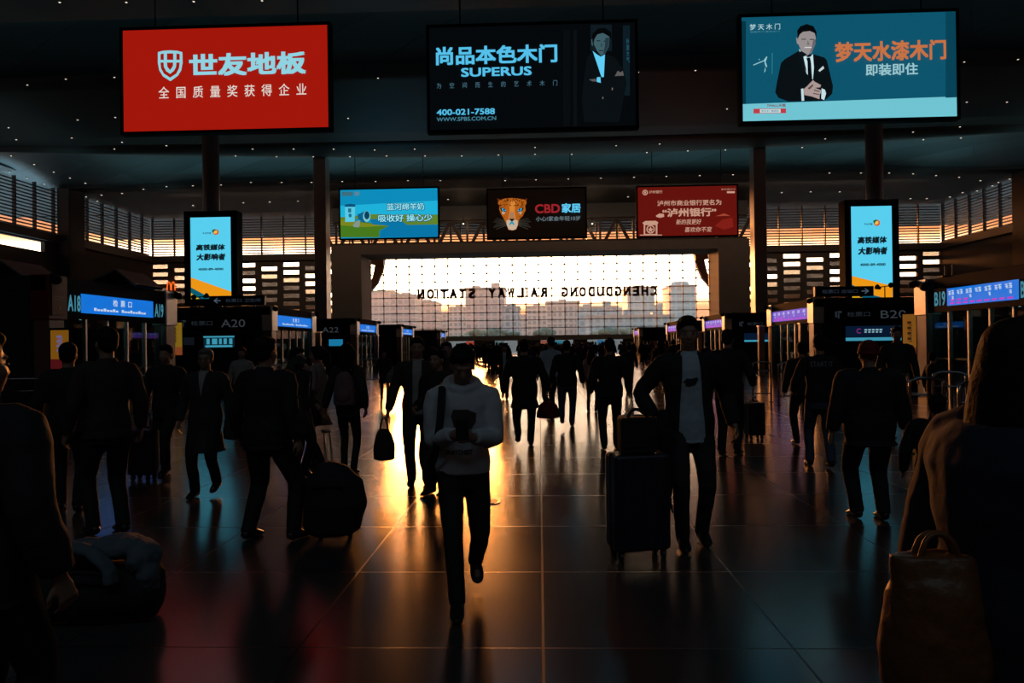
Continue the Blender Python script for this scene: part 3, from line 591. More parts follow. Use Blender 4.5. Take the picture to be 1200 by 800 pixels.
def kiosk(side, ya, yb, nums, label, led, detail=2, front=None, pink=False):
    """side -1 = left row; the inner face looks across the hall"""
    H, XI, D = 3.2, 10.5, 6.2; L = yb-ya
    t = thing('ticket_gate_kiosk', label, 'kiosk', (side*XI, ya, 0), group='ticket gate kiosks')
    S = lambda a, b_: sorted((side*a, side*b_))       # a, b measured outwards from the inner face
    b = B(); b.box(*S(.35, D), 0, .12, 0, H-.35).done('front_wall', t, M_kiosk, bevel=.01)
    b = B(); b.box(*S(.35, D), L-.12, L, 0, H-.35); b.box(*S(D-.12, D), .12, L-.12, 0, H-.35); b.done('back_wall', t, M_kiosk)
    b = B(); b.box(*S(.0, D), 0, L, H-.35, H).done('roof', t, M_kiosk, bevel=.02)
    b = B(); b.box(*S(.3, 3), .3, L-.3, .2, .22); b.box(*S(3, 3.1), .3, L-.3, 0, H-.4); b.done('inside_partition', t, mat('kiosk_inside', (.1, .13, .135), .7))
    PW = .62; b = B(); b.box(*S(0, .2), PW, L-PW, 2.3, H-.35).done('fascia', t, M_kiosk2)
    for y in (0, L-PW):
        red = side < 0 and ya < 16 and y == 0
        b = B(); b.box(*S(-.06, .36), y, y+PW, 2.25, H+.02).done('pilaster', t, mat('notice_red', (.17, .012, .01), .4) if red else M_alu, bevel=.015)
        b = B(); b.box(*S(-.02, .34), y+.06, y+PW-.06, 0, 2.25).done('post', t, mat('post_bronze', (.22, .19, .175), .3, .6), bevel=.015)
    b = B(); b.box(*S(.1, .115), PW, L-PW, 0, 2.3).done('glazing', t, M_kglass)
    n = 4 if detail > 1 else 3
    for k in range(1, n+1):
        y = PW + (L-2*PW)*k/(n+1); b = B(); b.box(*S(.06, .16), y-.03, y+.03, 0, 2.3).done('mullion', t, M_alu)
    b = B(); b.box(*S(.2, .9), .8, L-.8, .0, 1.05); b.box(*S(.1, 1.0), .7, L-.7, 1.05, 1.1); b.done('counter', t, mat('counter_grey', (.12, .13, .13), .5))
    for k in range(3 if detail > 1 else 1):
        y = L*(.25+.25*k); b = B(); b.box(*S(1.0, 1.9), y-.08, y+.08, 2.4, 2.46).done('strip_light', t, em('tube_light', (150, 205, 205), 1.8))
    y0, y1 = led; b = B(); b.box(*S(-.01, .05), y0, y1, 2.44, 2.88)
    lo = b.done('led_display', t, em('led_blue_reflecting', (88, 76, 200)) if pink == 2 else em('led_blue', BLUE))  # purple is orange glow reflected in the blue display, put into its colour
    b = B(); led_marks(b, y0+.05, y1-.05, 2.44, 2.88, side, int(ya*10), pink); b.done('led_text', lo)
    if not pink: fit_text('led_heading', '  '.join('检票口'), -.42, .42, 2.65, 2.82, lambda u, v: V_((side*-.014, (y0+y1)/2+.1+(u if side < 0 else -u), v)), em('led_white', (190, 205, 225)), lo, .02)
    for tx, yc, w in nums:
        o = fit_text('gate_number', tx, -w/2, w/2, 2.46, 2.83, lambda u, v: Vector((side*-.012, yc + (u if side < 0 else -u), v)), em('number_teal', (66, 128, 146)), t, .02)
    for y in (.12, L-.12): b = B(); b.ell((side*-.15, y, H-.1), (.11, .11, .1)); b.tube([(side*-.15, y, H-.05), (side*-.02, y, H+.01)], [.04, .04], n=8); b.done('camera_dome', t, M_frame, smooth=True)
    return t
def front_panel(t, side, num, kind):
    """number band and screens on the wall that faces the hall entrance"""
    bb = B(); bb.box(*sorted((side*.35, side*5.9)), -.04, 0, 2.28, 2.78).done('number_band', t, M_kiosk2)
    gm = em('sign_grey', (48, 53, 57)); u = lambda a: (side*a)
    x0, x1 = (sorted((u(1.0), u(1.95))) if side < 0 else (1.2, 2.15))
    P = lambda a, v: Vector((a, -.05, v))
    fit_text('sign_number', num, x0 + (0 if side < 0 else 1.25), x1 + (0 if side < 0 else 1.25), 2.4, 2.7, P, gm, t)
    xm = x0-1.2 if side < 0 else x0
    fit_text('sign_text', '检票口', xm, xm+.85, 2.48, 2.66, P, em('sign_dim', (34, 40, 46)), t)
    b = B().use(em('sign_dim', (34, 40, 46))); xi = xm-.45
    b.box(xi, xi+.07, -.05, -.045, 2.46, 2.68); b.box(xi+.1, xi+.16, -.05, -.045, 2.42, 2.6); b.box(xi+.1, xi+.24, -.05, -.045, 2.62, 2.7); b.done('sign_icon', t)
    if kind == 'A':
        b = B(); b.box(-4.4, -.95, -.12, 0, 1.55, 2.15).done('screen_case', t, M_frame)
        b = B(); b.box(-3.9, -3.0, -.13, -.12, 1.72, 2.02).done('dim_screen', t, em('screen_off', (14, 18, 24)))
        b = B(); b.box(-2.62, -1.4, -.13, -.12, 1.62, 2.06).use(em('scr_dark', (10, 34, 42))); s_ = b.done('lit_screen', t, em('scr_dark', (10, 34, 42)))
        b = B().use(em('scr_teal', (58, 146, 172))); b.box(-2.62, -1.4, -.14, -.13, 2.0, 2.06); b.box(-2.55, -1.48, -.14, -.13, 1.62, 1.7)
        for x, w in ((-2.5, .12), (-2.28, .2), (-2.0, .1), (-1.82, .12), (-1.6, .12)): b.box(x, x+w, -.14, -.13, 1.74, 1.96)
        b.done('screen_picture', s_)
    elif kind == 'B':
        b = B(); b.box(1.0, 4.6, -.12, 0, 1.5, 2.2).done('screen_case', t, M_frame)
        s_ = B().box(1.1, 4.5, -.13, -.12, 1.6, 2.12).done('lit_screen', t, em('scr_navy', (6, 22, 44)))
        B().use(em('scr_teal', (58, 146, 172))).box(1.1, 4.5, -.14, -.13, 1.56, 1.68).done('screen_strip', s_)
        fit_text('screen_text', '正宗开单', 2.75, 3.95, 1.84, 2.02, lambda a, v: Vector((a, -.14, v)), em('scr_white', (130, 170, 186)), s_, .02)
        B().use(em('scr_pink', (110, 40, 110))).poly([(1.55+.1*math.cos(R(a)), -.14, 1.93+.1*math.sin(R(a))) for a in range(0, 360, 24)])
        b = B().use(em('scr_pink', (110, 40, 110))); b.poly([(1.6+.1*math.cos(R(a)), -.14, 1.93+.1*math.sin(R(a))) for a in range(40, 330, 20)] + [(1.6+.06*math.cos(R(a)), -.14, 1.93+.06*math.sin(R(a))) for a in range(320, 30, -20)]); b.done('screen_logo', s_)
        b = B().use(em('scr_white', (130, 170, 186)))
        for i in range(5):
            b.box(1.8+.14*i, 1.9+.14*i, -.14, -.13, 1.94, 2.0); b.box(1.8+.14*i, 1.88+.14*i, -.14, -.13, 1.86, 1.91)
        b.done('screen_caption', s_)
    else:
        x0, x1 = (-1.55, -.75) if side < 0 else (1.0, 4.0)
        b = B(); b.box(x0-.25, x1+.25, -.1, 0, 1.5, 2.12).done('screen_case', t, M_frame)
        if side < 0: B().box(x0, x1, -.12, -.1, 1.62, 2.0).done('lit_screen', t, em('scr_blue', (24, 116, 156)))
        else:
            s_ = B().box(x0, x1, -.12, -.1, 1.6, 2.05).done('lit_screen', t, em('scr_navy', (6, 22, 44))); B().use(em('scr_teal', (58, 146, 172))).box(x0, x1, -.13, -.12, 1.56, 1.66).done('screen_strip', s_)
for sd, L in ((-1, 'A'), (1, 'B')):
    w = 'left' if sd < 0 else 'right'
    near = kiosk(sd, 15.4, 21.0, [(L+'18', .94, .46), (L+'19', 4.67, .46)] if sd < 0 else [('B19', 4.36, .52), ('B18', .9, .42)], 'nearest kiosk with lit numbers %s' % ('A18 and A19 beside a long blue display' if sd < 0 else 'B19 and B18 beside a long blue and pink display'), (1.2, 4.36) if sd < 0 else (1.18, 4.02), 2, pink=(sd > 0))
    k2 = kiosk(sd, 28.6, 34.35, [], 'kiosk with the grey number %s20 on its dark front wall' % L, (.64, 5.1), 2, pink=2 if sd > 0 else False)
    front_panel(k2, sd, L+'20', L)
    k3 = kiosk(sd, 42.1, 47.8, [], 'kiosk just beyond counter %s20%s' % (L, ', with the grey number A22' if sd < 0 else ' with orange lit posts'), (.64, 5.06), 1, pink=2 if sd > 0 else False)
    front_panel(k3, sd, L+'22', 'C')
    kiosk(sd, 55.8, 61.5, [], 'small third kiosk beyond counter %s20 on its row' % L, (.64, 5.06), 1, pink=2 if sd > 0 else False)
    kiosk(sd, 78, 82.5, [], 'farthest and smallest kiosk in the row of counter %s20' % L, (.64, 3.86), 1, pink=2 if sd > 0 else False)
    # direction sign on the roof of the second kiosk
    x0, x1, yt, yb = (245, 310, 346, 357.5) if sd < 0 else (955, 1024, 336, 348)
    p0, p1 = at(x0, (yt+yb)/2, 28.7), at(x1, (yt+yb)/2, 28.7); w_ = (p1.x-p0.x)/2
    t = thing('direction_sign', 'dark navy direction sign with %s arrow on the roof of counter %s20' % ('a left' if sd < 0 else 'a right', L), 'sign', ((p0.x+p1.x)/2, 28.7, 3.225))
    b = B(); b.box(-w_, w_, 0, .18, .04, .42).done('panel', t, mat('sign_navy', (.012, .02, .045), .4), bevel=.01)
    for s_ in (-.6, .6): B().box(s_*w_-.04, s_*w_+.04, .05, .13, 0, .05).done('foot', t, M_dark)
    a = B().use(em('sign_mark', (70, 84, 100))); c = -w_*.72 if sd < 0 else w_*.72; s_ = sd
    a.poly([(c+s_*.13, -.005, .23), (c+s_*.0, -.005, .33), (c-s_*.05, -.005, .33), (c+s_*.04, -.005, .25), (c-s_*.15, -.005, .25), (c-s_*.15, -.005, .21), (c+s_*.04, -.005, .21), (c-s_*.05, -.005, .13), (c, -.005, .13)]); a.done('arrow', t)
    fit_text('sign_text', '检票口 卫生间' if sd < 0 else '检票口 出站口', -w_*.4 if sd < 0 else -w_*.75, w_*.85 if sd < 0 else w_*.45, .16, .3, lambda u, v: Vector((u, -.006, v)), em('sign_text', (40, 48, 60)), t)
    # twin floodlights on the same roof
    p = at(234 if sd < 0 else 1037, 349, 29.5); t = thing('floodlight_pair', 'black twin floodlights on a short pole in front of the %s cyan screen' % ('A20 side' if sd < 0 else 'B20 side'), 'lamp', (p.x, 29.5, 3.203))
    b = B(); b.tube([(0, 0, 0), (0, 0, .46)], [.02, .02]); b.tube([(-.26, 0, .44), (.26, 0, .5)], [.018, .018]); b.box(-.1, .1, -.1, .1, 0, .02); b.done('pole', t, M_frame)
    for s_ in (-1, 1):
        b = B(); b.tube([(s_*.2, -.06, .42+s_*.03), (s_*.28, .08, .5+s_*.03)], [.05, .11], n=14); b.done('lamp_head', t, M_frame, smooth=True)
# red notice on the front of the first kiosk, roof vents, cluster light
t = thing('notice_board', 'dim dark red notice at the near corner of the A18 counter', 'notice', (-10.44, 15.71, 2.74), R(90))
B().box(-.25, .25, -.03, 0, -.4, .4).done('board', t, mat('notice_face', (.2, .016, .014), .4))
fit_text('notice_text', '公告栏', -.17, .17, .14, .25, lambda u, v: Vector((u, -.034, v)), mat('notice_text', (.3, .1, .09), .5), t)
B().box(-.19, .19, -.036, -.03, .0, .012).box(-.19, .19, -.036, -.03, -.06, -.05).box(-.03, .03, -.036, -.03, -.28, -.18).done('notice_lines', t, mat('notice_text', (.3, .1, .09), .5))
M_sheet = mat('grey_sheet_metal', (.1, .14, .15), .7, .1)
def tent(lab, px0, px1, py, Y, pk):
    p0, p1 = at(px0, py, Y), at(px1, py, Y); w_ = (p1.x-p0.x)/2
    t = thing('roof_skylight', lab, 'skylight', ((p0.x+p1.x)/2, Y, 3.2)); h = .4
    for s_ in (-1, 1):
        b = B(); b.prism([(s_*w_, 0), (s_*w_, .05), (w_*pk, h+.05), (w_*pk, h)], -.7, .7); b.done('roof_slope', t, M_sheet)
    b = B(); b.prism([(-w_*.85, .01), (w_*.85, .01), (w_*pk, h*.86)], -.6, -.55); b.done('gable', t, M_frame)
    b = B(); b.box(-w_, w_, -.65, .65, 0, .06); b.done('curb', t, M_dark); return t
tent('low pitched grey skylight on the kiosk roof above A19', 112, 175, 334, 19.2, .3)
tent('low pitched grey skylight at the far left on the A18 roof', 2, 52, 312, 16.8, -.1)
t = thing('roof_box', 'small dark equipment box behind the left skylight on the A18 roof', 'box', (*at(23, 310, 18.2).xy, 3.2))
B().box(-.12, .12, -.2, .2, 0, .42).done('case', t, M_frame, bevel=.02); B().box(-.15, .15, -.23, .23, .42, .46).done('lid', t, M_dark)
t = thing('roof_antenna', 'pair of thin pale upright rods on the roof of counter B19', 'antenna', (*at(1112, 315, 19.6).xy, 3.2))
for s_ in (-.09, .09): B().tube([(s_, 0, 0), (s_*1.1, 0, .3)], [.025, .02]).done('rod', t, mat('pale_rod', (.4, .35, .3), .5))
B().box(-.2, .2, -.08, .08, 0, .03).done('base', t, M_dark)
t = thing('loudspeaker', 'dark oval loudspeaker on the orange lit corner of counter B19', 'speaker', (*at(1077.5, 331.5, 20.0).xy, 2.98)); t.location.x = 10.25
b = B(); b.ell((0, 0, 0), (.13, .22, .12)); b.done('housing', t, M_frame, smooth=True); B().box(.05, .185, -.04, .04, -.03, .03).done('bracket', t, M_dark)
t = thing('pole_light_cluster', 'small pole with four tiny white lamps at the far corner of counter A19', 'lamp', (-10.9, 20.1, 3.225))
b = B(); b.tube([(0, 0, 0), (0, 0, .3)], [.02, .02]); b.tube([(0, 0, .28), (.3, 0, .2)], [.012, .012]); b.done('pole', t, M_frame)
for i, (x, z) in enumerate(((0, .26), (.06, .16), (.08, .1), (.05, .04))): B().ell((x+.03, -.04, z), (.018, .018, .018), n=8, k=6).done('lamp', t, em('tiny_lamp', (210, 220, 220)))
# golden arches sign high on the far wall
t = thing('arch_sign', 'glowing orange double arch sign on the far wall left of the cyan screen', 'sign', (at(200, 335, 104.6).x, 104.7, at(200, 335, 104.6).z))
pts = []
for s_ in (-1, 1): pts.append([(s_*(.04+.27*(1-math.cos(a))), 0, -.62+1.2*math.sin(a)**.8) for a in [PI*i/16 for i in range(17)]])
for p in pts:
    b = B(); b.tube(p, [.085]*17, up=(0, 1, 0), n=8).done('arch', t, em('arch_orange', (255, 110, 40)))
B().box(-.7, .7, .1, .3, -.1, .05).done('bracket', t, M_dark)
# posters on stands
def poster(lab, px, yt, yb, Y, w_, rz, cols):
    p = at(px, 400, Y); zt = at(px, yt, Y).z
    t = thing('poster_stand', lab, 'poster stand', (p.x, Y, 0), rz)
    B().box(-w_/2, w_/2, 0, .05, .1, zt).done('frame', t, M_frame, bevel=.005); B().box(-w_/2-.05, w_/2+.05, -.2, .25, 0, .06).done('base', t, M_dark)
    z0 = max(.35, at(px, yb, Y).z); h = zt-.05-z0; pr = B()
    pr.use(cols[0]).box(-w_/2+.04, w_/2-.04, -.01, 0, z0, zt-.05)
    pr.use(cols[1]).box(-w_/2+.04, w_/2-.04, -.016, -.01, z0, z0+h*.25)
    pr.use(cols[2])
    for k in range(4): pr.box(-w_*.12, w_*.12, -.018, -.01, zt-h*(.26+.12*k), zt-h*(.2+.12*k)); pr.box(-w_*.05, w_*.16, -.018, -.01, zt-h*(.3+.12*k), zt-h*(.28+.12*k))
    pr.done('print', t); return t
py_, pr_, pd_ = em('poster_yellow', (112, 72, 14)), em('poster_red', (70, 14, 16)), em('poster_dark', (48, 26, 14))
poster('tall yellow and red poster beside the A18 counter', 70, 384, 432, 15.05, .46, 0, (py_, pr_, em('poster_violet', (96, 88, 130))))
poster('framed yellow poster left of the A20 counter', 203.5, 376, 416, 23.5, .62, R(50), (em('poster_olive', (120, 92, 22)), em('poster_orange', (120, 60, 30)), pd_))
poster('narrow amber poster under the orange corner of B19', 1066, 366, 420, 21.5, .42, R(-35), (em('poster_amber', (118, 74, 24)), em('poster_brick', (96, 40, 28)), pd_))
# gate posts in front of the kiosks
def gatepost(px, py, Y, lab, h):
    p = at(px, 403, Y); t = thing('gate_post', lab, 'post', (p.x, Y, 0), group='gate posts')
    B().box(-.13, .13, -.13, .13, 0, h).done('shaft', t, mat('post_bronze', (.22, .19, .175), .3, .6), bevel=.02); B().box(-.16, .16, -.16, .16, h, h+.06).done('cap', t, M_alu, bevel=.01); B().box(-.2, .2, -.2, .2, 0, .03).done('foot_plate', t, M_dark)
gatepost(941, 0, 28.0, 'bronze gate post at the near end of the B20 portal', 2.2); gatepost(892, 0, 34.6, 'bronze gate post at the far end of the B20 portal', 2.25)
gatepost(373, 0, 34.8, 'pale gate post between A20 and the A22 screen', 2.25); gatepost(441, 0, 45.0, 'pale gate post in front of the A22 portal', 2.2); gatepost(820, 0, 48.2, 'bronze gate post at the far end of the small orange portal', 2.2)
# stainless queue rails
def rail(x, y, w_, rz, lab, h=1.05):
    t = thing('queue_rail', lab, 'railing', (x, y, 0), rz, 'stainless queue rails')
    r = .024; c = .12
    b = B(); b.tube([(-w_/2, 0, 0), (-w_/2, 0, h-c), (-w_/2+c*.3, 0, h-c*.3), (-w_/2+c, 0, h), (w_/2-c, 0, h), (w_/2-c*.3, 0, h-c*.3), (w_/2, 0, h-c), (w_/2, 0, 0)], [r]*8, up=(0, 1, 0), smooth=3); b.done('hoop', t, M_chrome, smooth=True)
    for z in (h*.78, h*.22): B().tube([(-w_/2, 0, z), (w_/2, 0, z)], [r*.7]*2, up=(0, 1, 0)).done('cross_bar', t, M_chrome, smooth=True)
    for s_ in (-.5, .5): B().tube([(s_*w_, 0, 0), (s_*w_, 0, .02)], [.06, .06]).done('foot_flange', t, M_chrome)
def railpx(px0, px1, ytop, lab, rz=0, h=1.05):
    d = ray((px0+px1)/2, ytop); k = (h-CAM.z)/d.z; Y = d.y*k; a, c = at(px0, ytop, Y), at(px1, ytop, Y); rail((a.x+c.x)/2, Y, (c.x-a.x)/math.cos(rz), rz, lab, h)
railpx(1066, 1106, 443, 'stainless hoop rail right of the person in the red cap'); railpx(1120, 1160, 449, 'stainless hoop rail beside the long haired woman at the right', R(20)); railpx(1098, 1128, 436, 'stainless hoop rail behind the seated child', R(-30))
railpx(882, 903, 424, 'small hoop rail under the B20 portal, nearest the hall centre'); railpx(912, 938, 425, 'small hoop rail under the B20 portal, beside the printed jacket'); railpx(1045, 1064, 437, 'small hoop rail just behind the person in the red cap')
railpx(424, 444, 421, 'small hoop rail right of the girl with the backpack', R(25)); railpx(300, 330, 428, 'hoop rail before the A20 counter, behind the broad man', R(10)); railpx(334, 352, 424, 'hoop rail at the A20 portal behind the woman with the pony tail', R(40)); railpx(4, 44, 444, 'hoop rail at the far left before the A18 counter', R(15)); railpx(150, 172, 440, 'hoop rail before the A19 glass beside the black suitcase', R(30))
# floor outlet
p = gnd(572, 588); t = thing('floor_outlet', 'round steel floor outlet with a greenish centre', 'floor outlet', (p.x, p.y, 0))
b = B(); b.tube([(0, 0, 0), (0, 0, .008)], [.13, .125], n=32).done('rim', t, M_chrome, smooth=False); B().tube([(0, 0, .008), (0, 0, .011)], [.1, .1], n=32).done('plate', t, M_dark); B().tube([(0, 0, .011), (0, 0, .014)], [.035, .035], n=20).done('indicator', t, em('outlet_green', (40, 110, 80)))
# ------------------------------------------------------------------ downlights
DL = [(70, 2), (148, 2), (227, 1), (307, 0), (32, 99), (77, 92), (134, 90), (91, 140), (135, 137), (10, 149), (19, 163), (84, 161), (143, 166), (134, 174), (195, 170), (276, 182), (296, 174), (324, 183), (344, 174), (367, 183), (391, 174), (410, 183), (443, 91), (408, 138), (453, 182), (498, 182), (541, 182), (584, 181), (627, 180), (670, 180), (748, 84), (627, 172), (439, 175), (486, 174), (722, 170), (773, 168), (758, 178), (815, 82), (852, 127), (806, 176), (850, 175), (896, 174), (940, 172), (967, 162), (1130, 72), (1193, 69), (1133, 119), (1180, 119), (1070, 154), (1082, 163), (1125, 148), (1126, 161), (1033, 167), (13, 182), (40, 192), (11, 201), (32, 208), (63, 201), (52, 215), (82, 208), (100, 214), (101, 230), (114, 235), (119, 228), (143, 226), (168, 221), (195, 218), (226, 217), (259, 216), (294, 213), (330, 213), (365, 213), (401, 212), (440, 212), (478, 211), (516, 211), (592, 211), (628, 210), (666, 209), (704, 208), (743, 207), (781, 206), (820, 205), (859, 204), (880, 226), (916, 225), (950, 224), (984, 224), (972, 202), (1009, 202), (1042, 202), (1070, 203), (1097, 205), (1124, 207), (1149, 211), (1170, 213), (1183, 209), (1163, 217), (1145, 223), (1128, 225), (1113, 230), (1086, 232), (1067, 232), (525, 233), (736, 230), (226, 240), (255, 238), (285, 237), (316, 236), (349, 235), (382, 234)]
b = B(); b.use(M_frame).tube([(0, 0, -.05), (0, 0, .06)], [.13, .15], n=12); b.use(em('downlight_lens', (255, 238, 215), 1.1)).tube([(0, 0, -.07), (0, 0, -.045)], [.085, .085], n=12); dlm = b.mesh('downlight')
bvh_c = []
for o in COL.objects:
    if o.name.startswith('ceiling') and o.name != 'ceiling_deck':
        bvh_c.append(BVHTree.FromPolygons([v.co.copy() for v in o.data.vertices], [tuple(p.vertices) for p in o.data.polygons]))
for px, py in DL:
    d = ray(px, py); best = None
    for t in bvh_c:
        h = t.ray_cast(CAM, d)
        if h[0] is not None and (best is None or h[3] < best[1]): best = (h[0], h[3])
    if best is None or best[0].y > YF-.5: continue
    o = link('downlight', dlm); o.location = best[0]; f = best[0].y/60; o.scale = (max(.7, f*.8),)*3
    tag(o, 'tiny lit downlight in the dark ceiling', 'downlight', 'ceiling downlights')
for px, py, l in ((543, 262, 'warm spotlight on the truss between the meadow and leopard boards'), (694, 262, 'warm spotlight on the truss between the leopard and red bank boards')):
    p = at(px, py, 99.6); t = thing('spotlight', l, 'spotlight', p)
    B().use(M_frame).tube([(0, 0, .2), (0, .15, .05)], [.1, .16]).box(-.04, .04, .05, .2, -.02, .95).box(-.04, .04, .05, .9, .75, .85).done('housing', t); B().ell((0, -.06, -.02), (.1, .08, .1), n=10, k=6).done('bulb', t, em('spot_warm', (255, 225, 180), 3))
    l_ = bpy.data.lights.new('spot', 'POINT'); l_.energy = 25; l_.color = (1, .7, .42); l_.shadow_soft_size = .1; lo = bpy.data.objects.new('spot_lamp', l_); COL.objects.link(lo); lo.parent = t; lo.location = (0, -.5, -.25)

p = at(679, 406, 95); t = thing('signal_lamp', 'small bright red lamp shining over the distant crowd heads', 'lamp', (p.x, 95, 0))
B().tube([(0, 0, 0), (0, 0, p.z-.12)], [.04, .04], n=8).done('pole', t, M_dark); B().ell((0, 0, p.z), (.16, .1, .16), n=12, k=8).done('red_lens', t, em('signal_red', (255, 40, 30), 3)); B().box(-.2, .2, -.05, .12, p.z+.16, p.z+.2).done('hood', t, M_frame)
# ------------------------------------------------------------------ people
M_skin = mat('skin', (.34, .2, .14), .55); M_skin2 = mat('skin_pale', (.42, .27, .2), .55)
M_hair = mat('black_hair', (.012, .01, .009), .7, bump=.3, nscale=60, spec=.15)
M_grey = mat('grey_hair', (.16, .15, .15), .6)
def cloth(n, c): return mat('cloth_' + n, c, .85, noise=.12, nscale=14, bump=.25)
C_blk, C_char, C_navy = cloth('black', (.014, .014, .016)), cloth('charcoal', (.03, .029, .03)), cloth('navy', (.012, .018, .035))
C_white, C_blue, C_jean = cloth('white_fleece', (.62, .64, .68)), cloth('pale_blue', (.5, .62, .7)), cloth('denim', (.06, .085, .14))
C_beige, C_red, C_brown, C_cream = cloth('beige', (.26, .21, .18)), cloth('red_knit', (.16, .012, .012)), cloth('brown', (.05, .03, .022)), cloth('cream', (.4, .37, .34))
C_pink, C_orange = cloth('dusty_pink', (.2, .12, .12)), mat('orange_plastic', (.17, .068, .025), .4, bump=.8, nscale=9)
M_shoe = mat('black_shoe', (.012, .012, .012), .4); M_sole = mat('pale_sole', (.35, .33, .32), .6)
V = Vector
def ik(a, c, l1, l2, pole):
    d = c-a; L = min(d.length, (l1+l2)*.999); d.normalize(); c = a + d*L
    x = (l1*l1-l2*l2+L*L)/(2*L); h = math.sqrt(max(0, l1*l1-x*x)); p = V(pole); p = p - d*p.dot(d)
    p = p.normalized() if p.length > 1e-4 else V((0, -1, 0)); return a + d*x + p*h, c
TOR = [(.44, .086, .062), (.50, .096, .070), (.55, .099, .071), (.62, .085, .063), (.70, .097, .068), (.765, .108, .066), (.805, .102, .054), (.830, .066, .042)]
STAND = dict(feet=((-.06, 0, 0), (.06, .01, 0)))
def walk(s=.16, k=1, w=.045, lift=.035): return dict(feet=((-w, -s*k, 0 if k > 0 else lift), (w, s*k, lift if k > 0 else 0)))
def person(label, px, foot, top, rz=0, feet=((-.06, 0, 0), (.06, .01, 0)), hands=(None, None), lean=0.0, head=(0, 0), bw=1.0, bd=1.0, top_=('jacket', None, .47, .012), shirt=None, opening=None, legs=('trousers', None, 1.0), shoe=None,
           hair=('short', None), skin=None, fem=False, vox=.009, fine=True, hood=False, elbow=None, Y=None, H=None, name='person', cat='person', group=None, loc=None):
    if loc is None:
        if Y is None: Y = gnd(px, foot).y
        pt = at(px, top, Y); loc = V((pt.x, Y, 0)); zt = pt.z
        if H is None:
            low = max(0.0, .012) + .12*(1-math.cos(head[1])) + .4*(1-math.cos(lean)); H = zt/(1-low)
    skin = skin or M_skin; tm = top_[1] or C_blk; lm = legs[1] or C_blk
    # joints (fractions of the height; forward is -y, feet on z = 0)
    LG = (.245, .24); hz = .525
    ank = [V((f[0], f[1], .045+f[2])) for f in feet]
    while any((V((s*.055, 0, hz-.02)) - a).length > .482 for s, a in zip((-1, 1), ank)): hz -= .004
    rl = Matrix.Rotation(lean, 3, 'X')
    def T(x, y, h): return (rl @ V((x, y, h-.525)) + V((0, 0, hz)))*H
    nk = V((0, .008, .86)); rh = Matrix.Rotation(head[0], 3, 'Z') @ Matrix.Rotation(head[1], 3, 'X')
    def Hd(x, y, h):
        v = rh @ (V((x, y, h)) - nk) + nk; return T(*v)
    RH = rl @ rh
    sw = .098 if fem else .108
    sh = [T(s*sw*bw, 0, .798) for s in (-1, 1)]
    wr, el = [], []
    for i, s in enumerate((-1, 1)):
        h = hands[i] or (s*.165*bw, -.02 + .05*s*(feet[0][1]-feet[1][1]), .50)
        tgt = V((h[0], h[1], h[2] - (.525-hz)))*H
        po = (elbow[i] if elbow and elbow[i] else (s*.4, 1, -.25))
        e, w = ik(sh[i], tgt, .166*H, .148*H, po); el.append(e); wr.append(w)
    hip = [V((s*.052*bw, .004, hz-.02))*H for s in (-1, 1)]; kn, an = [], []
    for i in (0, 1):
        k, a = ik(hip[i], ank[i]*H, LG[0]*H, LG[1]*H, (feet[i][0]*2, -1, 0)); kn.append(k); an.append(a)
    # --- body: one skin
    b = B()
    def rings(bb, inf, lo, hi, kw=1.0):
        rr = []
        for h, w, d in TOR:
            if lo <= h <= hi: rr.append((T(0, .004, h), rl @ V(((w*bw*kw+inf/H)*H, 0, 0)), rl @ V((0, (d*bd*kw+inf/H)*H, 0))))
        bb.loft(rr, 20); return rr
    rings(b, -.006, .44, .84, .88)
    b.tube([Hd(0, .012, .80), Hd(0, .010, .84), Hd(0, .004, .90)], [(.04*H, .038*H), (.033*H, .034*H), (.032*H, .036*H)], up=(0, -1, 0), n=14)
    S3 = lambda r: [v*H for v in r]
    b.ell(Hd(0, .008, .942), S3((.044, .056, .056)), RH, 20, 12); b.ell(Hd(0, -.018, .908), S3((.036, .040, .046)), RH, 16, 10)
    b.ell(Hd(0, -.03, .876), S3((.02, .022, .016)), RH, 12, 8)
    b.tube([Hd(0, -.050, .932), Hd(0, -.060, .915), Hd(0, -.062, .907), Hd(0, -.052, .902)], S3((.005, .0066, .0088, .006)), up=(0, 0, 1), n=8)
    b.ell(Hd(0, -.045, .941), S3((.03, .010, .006)), RH, 12, 6); b.ell(Hd(0, -.052, .8915), S3((.014, .007, .0038)), RH, 10, 6); b.ell(Hd(0, -.051, .8845), S3((.012, .007, .0038)), RH, 10, 6)
    for s in (-1, 1): b.ell(Hd(s*.024, -.034, .908), S3((.014, .012, .012)), RH, 10, 6)
    for s in (-1, 1): b.ell(Hd(s*.0445, .006, .918), S3((.005, .012, .0175)), RH @ Matrix.Rotation(s*.25, 3, 'Z'), 10, 8)
    for i, s in enumerate((-1, 1)):
        b.tube([sh[i] + V((-s*.02*H, 0, 0)), sh[i], el[i], wr[i]], S3((.03, .027, .021, .0165)), n=12, smooth=2)
        b.tube([hip[i], kn[i], an[i]], S3((.04, .025, .018)), n=12, smooth=2); 
        fd = V((feet[i][0]*.8, -1, -feet[i][2]*2.2 if feet[i][2] else 0)).normalized()
        b.tube([an[i]+V((0, .012*H, -.02*H)), an[i]+fd*.05*H+V((0, 0, -.028*H)), an[i]+fd*.09*H+V((0, 0, -.033*H))], S3((.02, .018, .01)), n=10)
        d = (wr[i]-el[i]).normalized(); up = V((-s, 0, 0)); side = d.cross(up).normalized(); up = side.cross(d).normalized(); w = wr[i]
        b.tube([w - d*.01*H, w + d*.02*H, w + d*.05*H], [(.014*H, .011*H), (.021*H, .011*H), (.022*H, .009*H)], up=up, n=10)
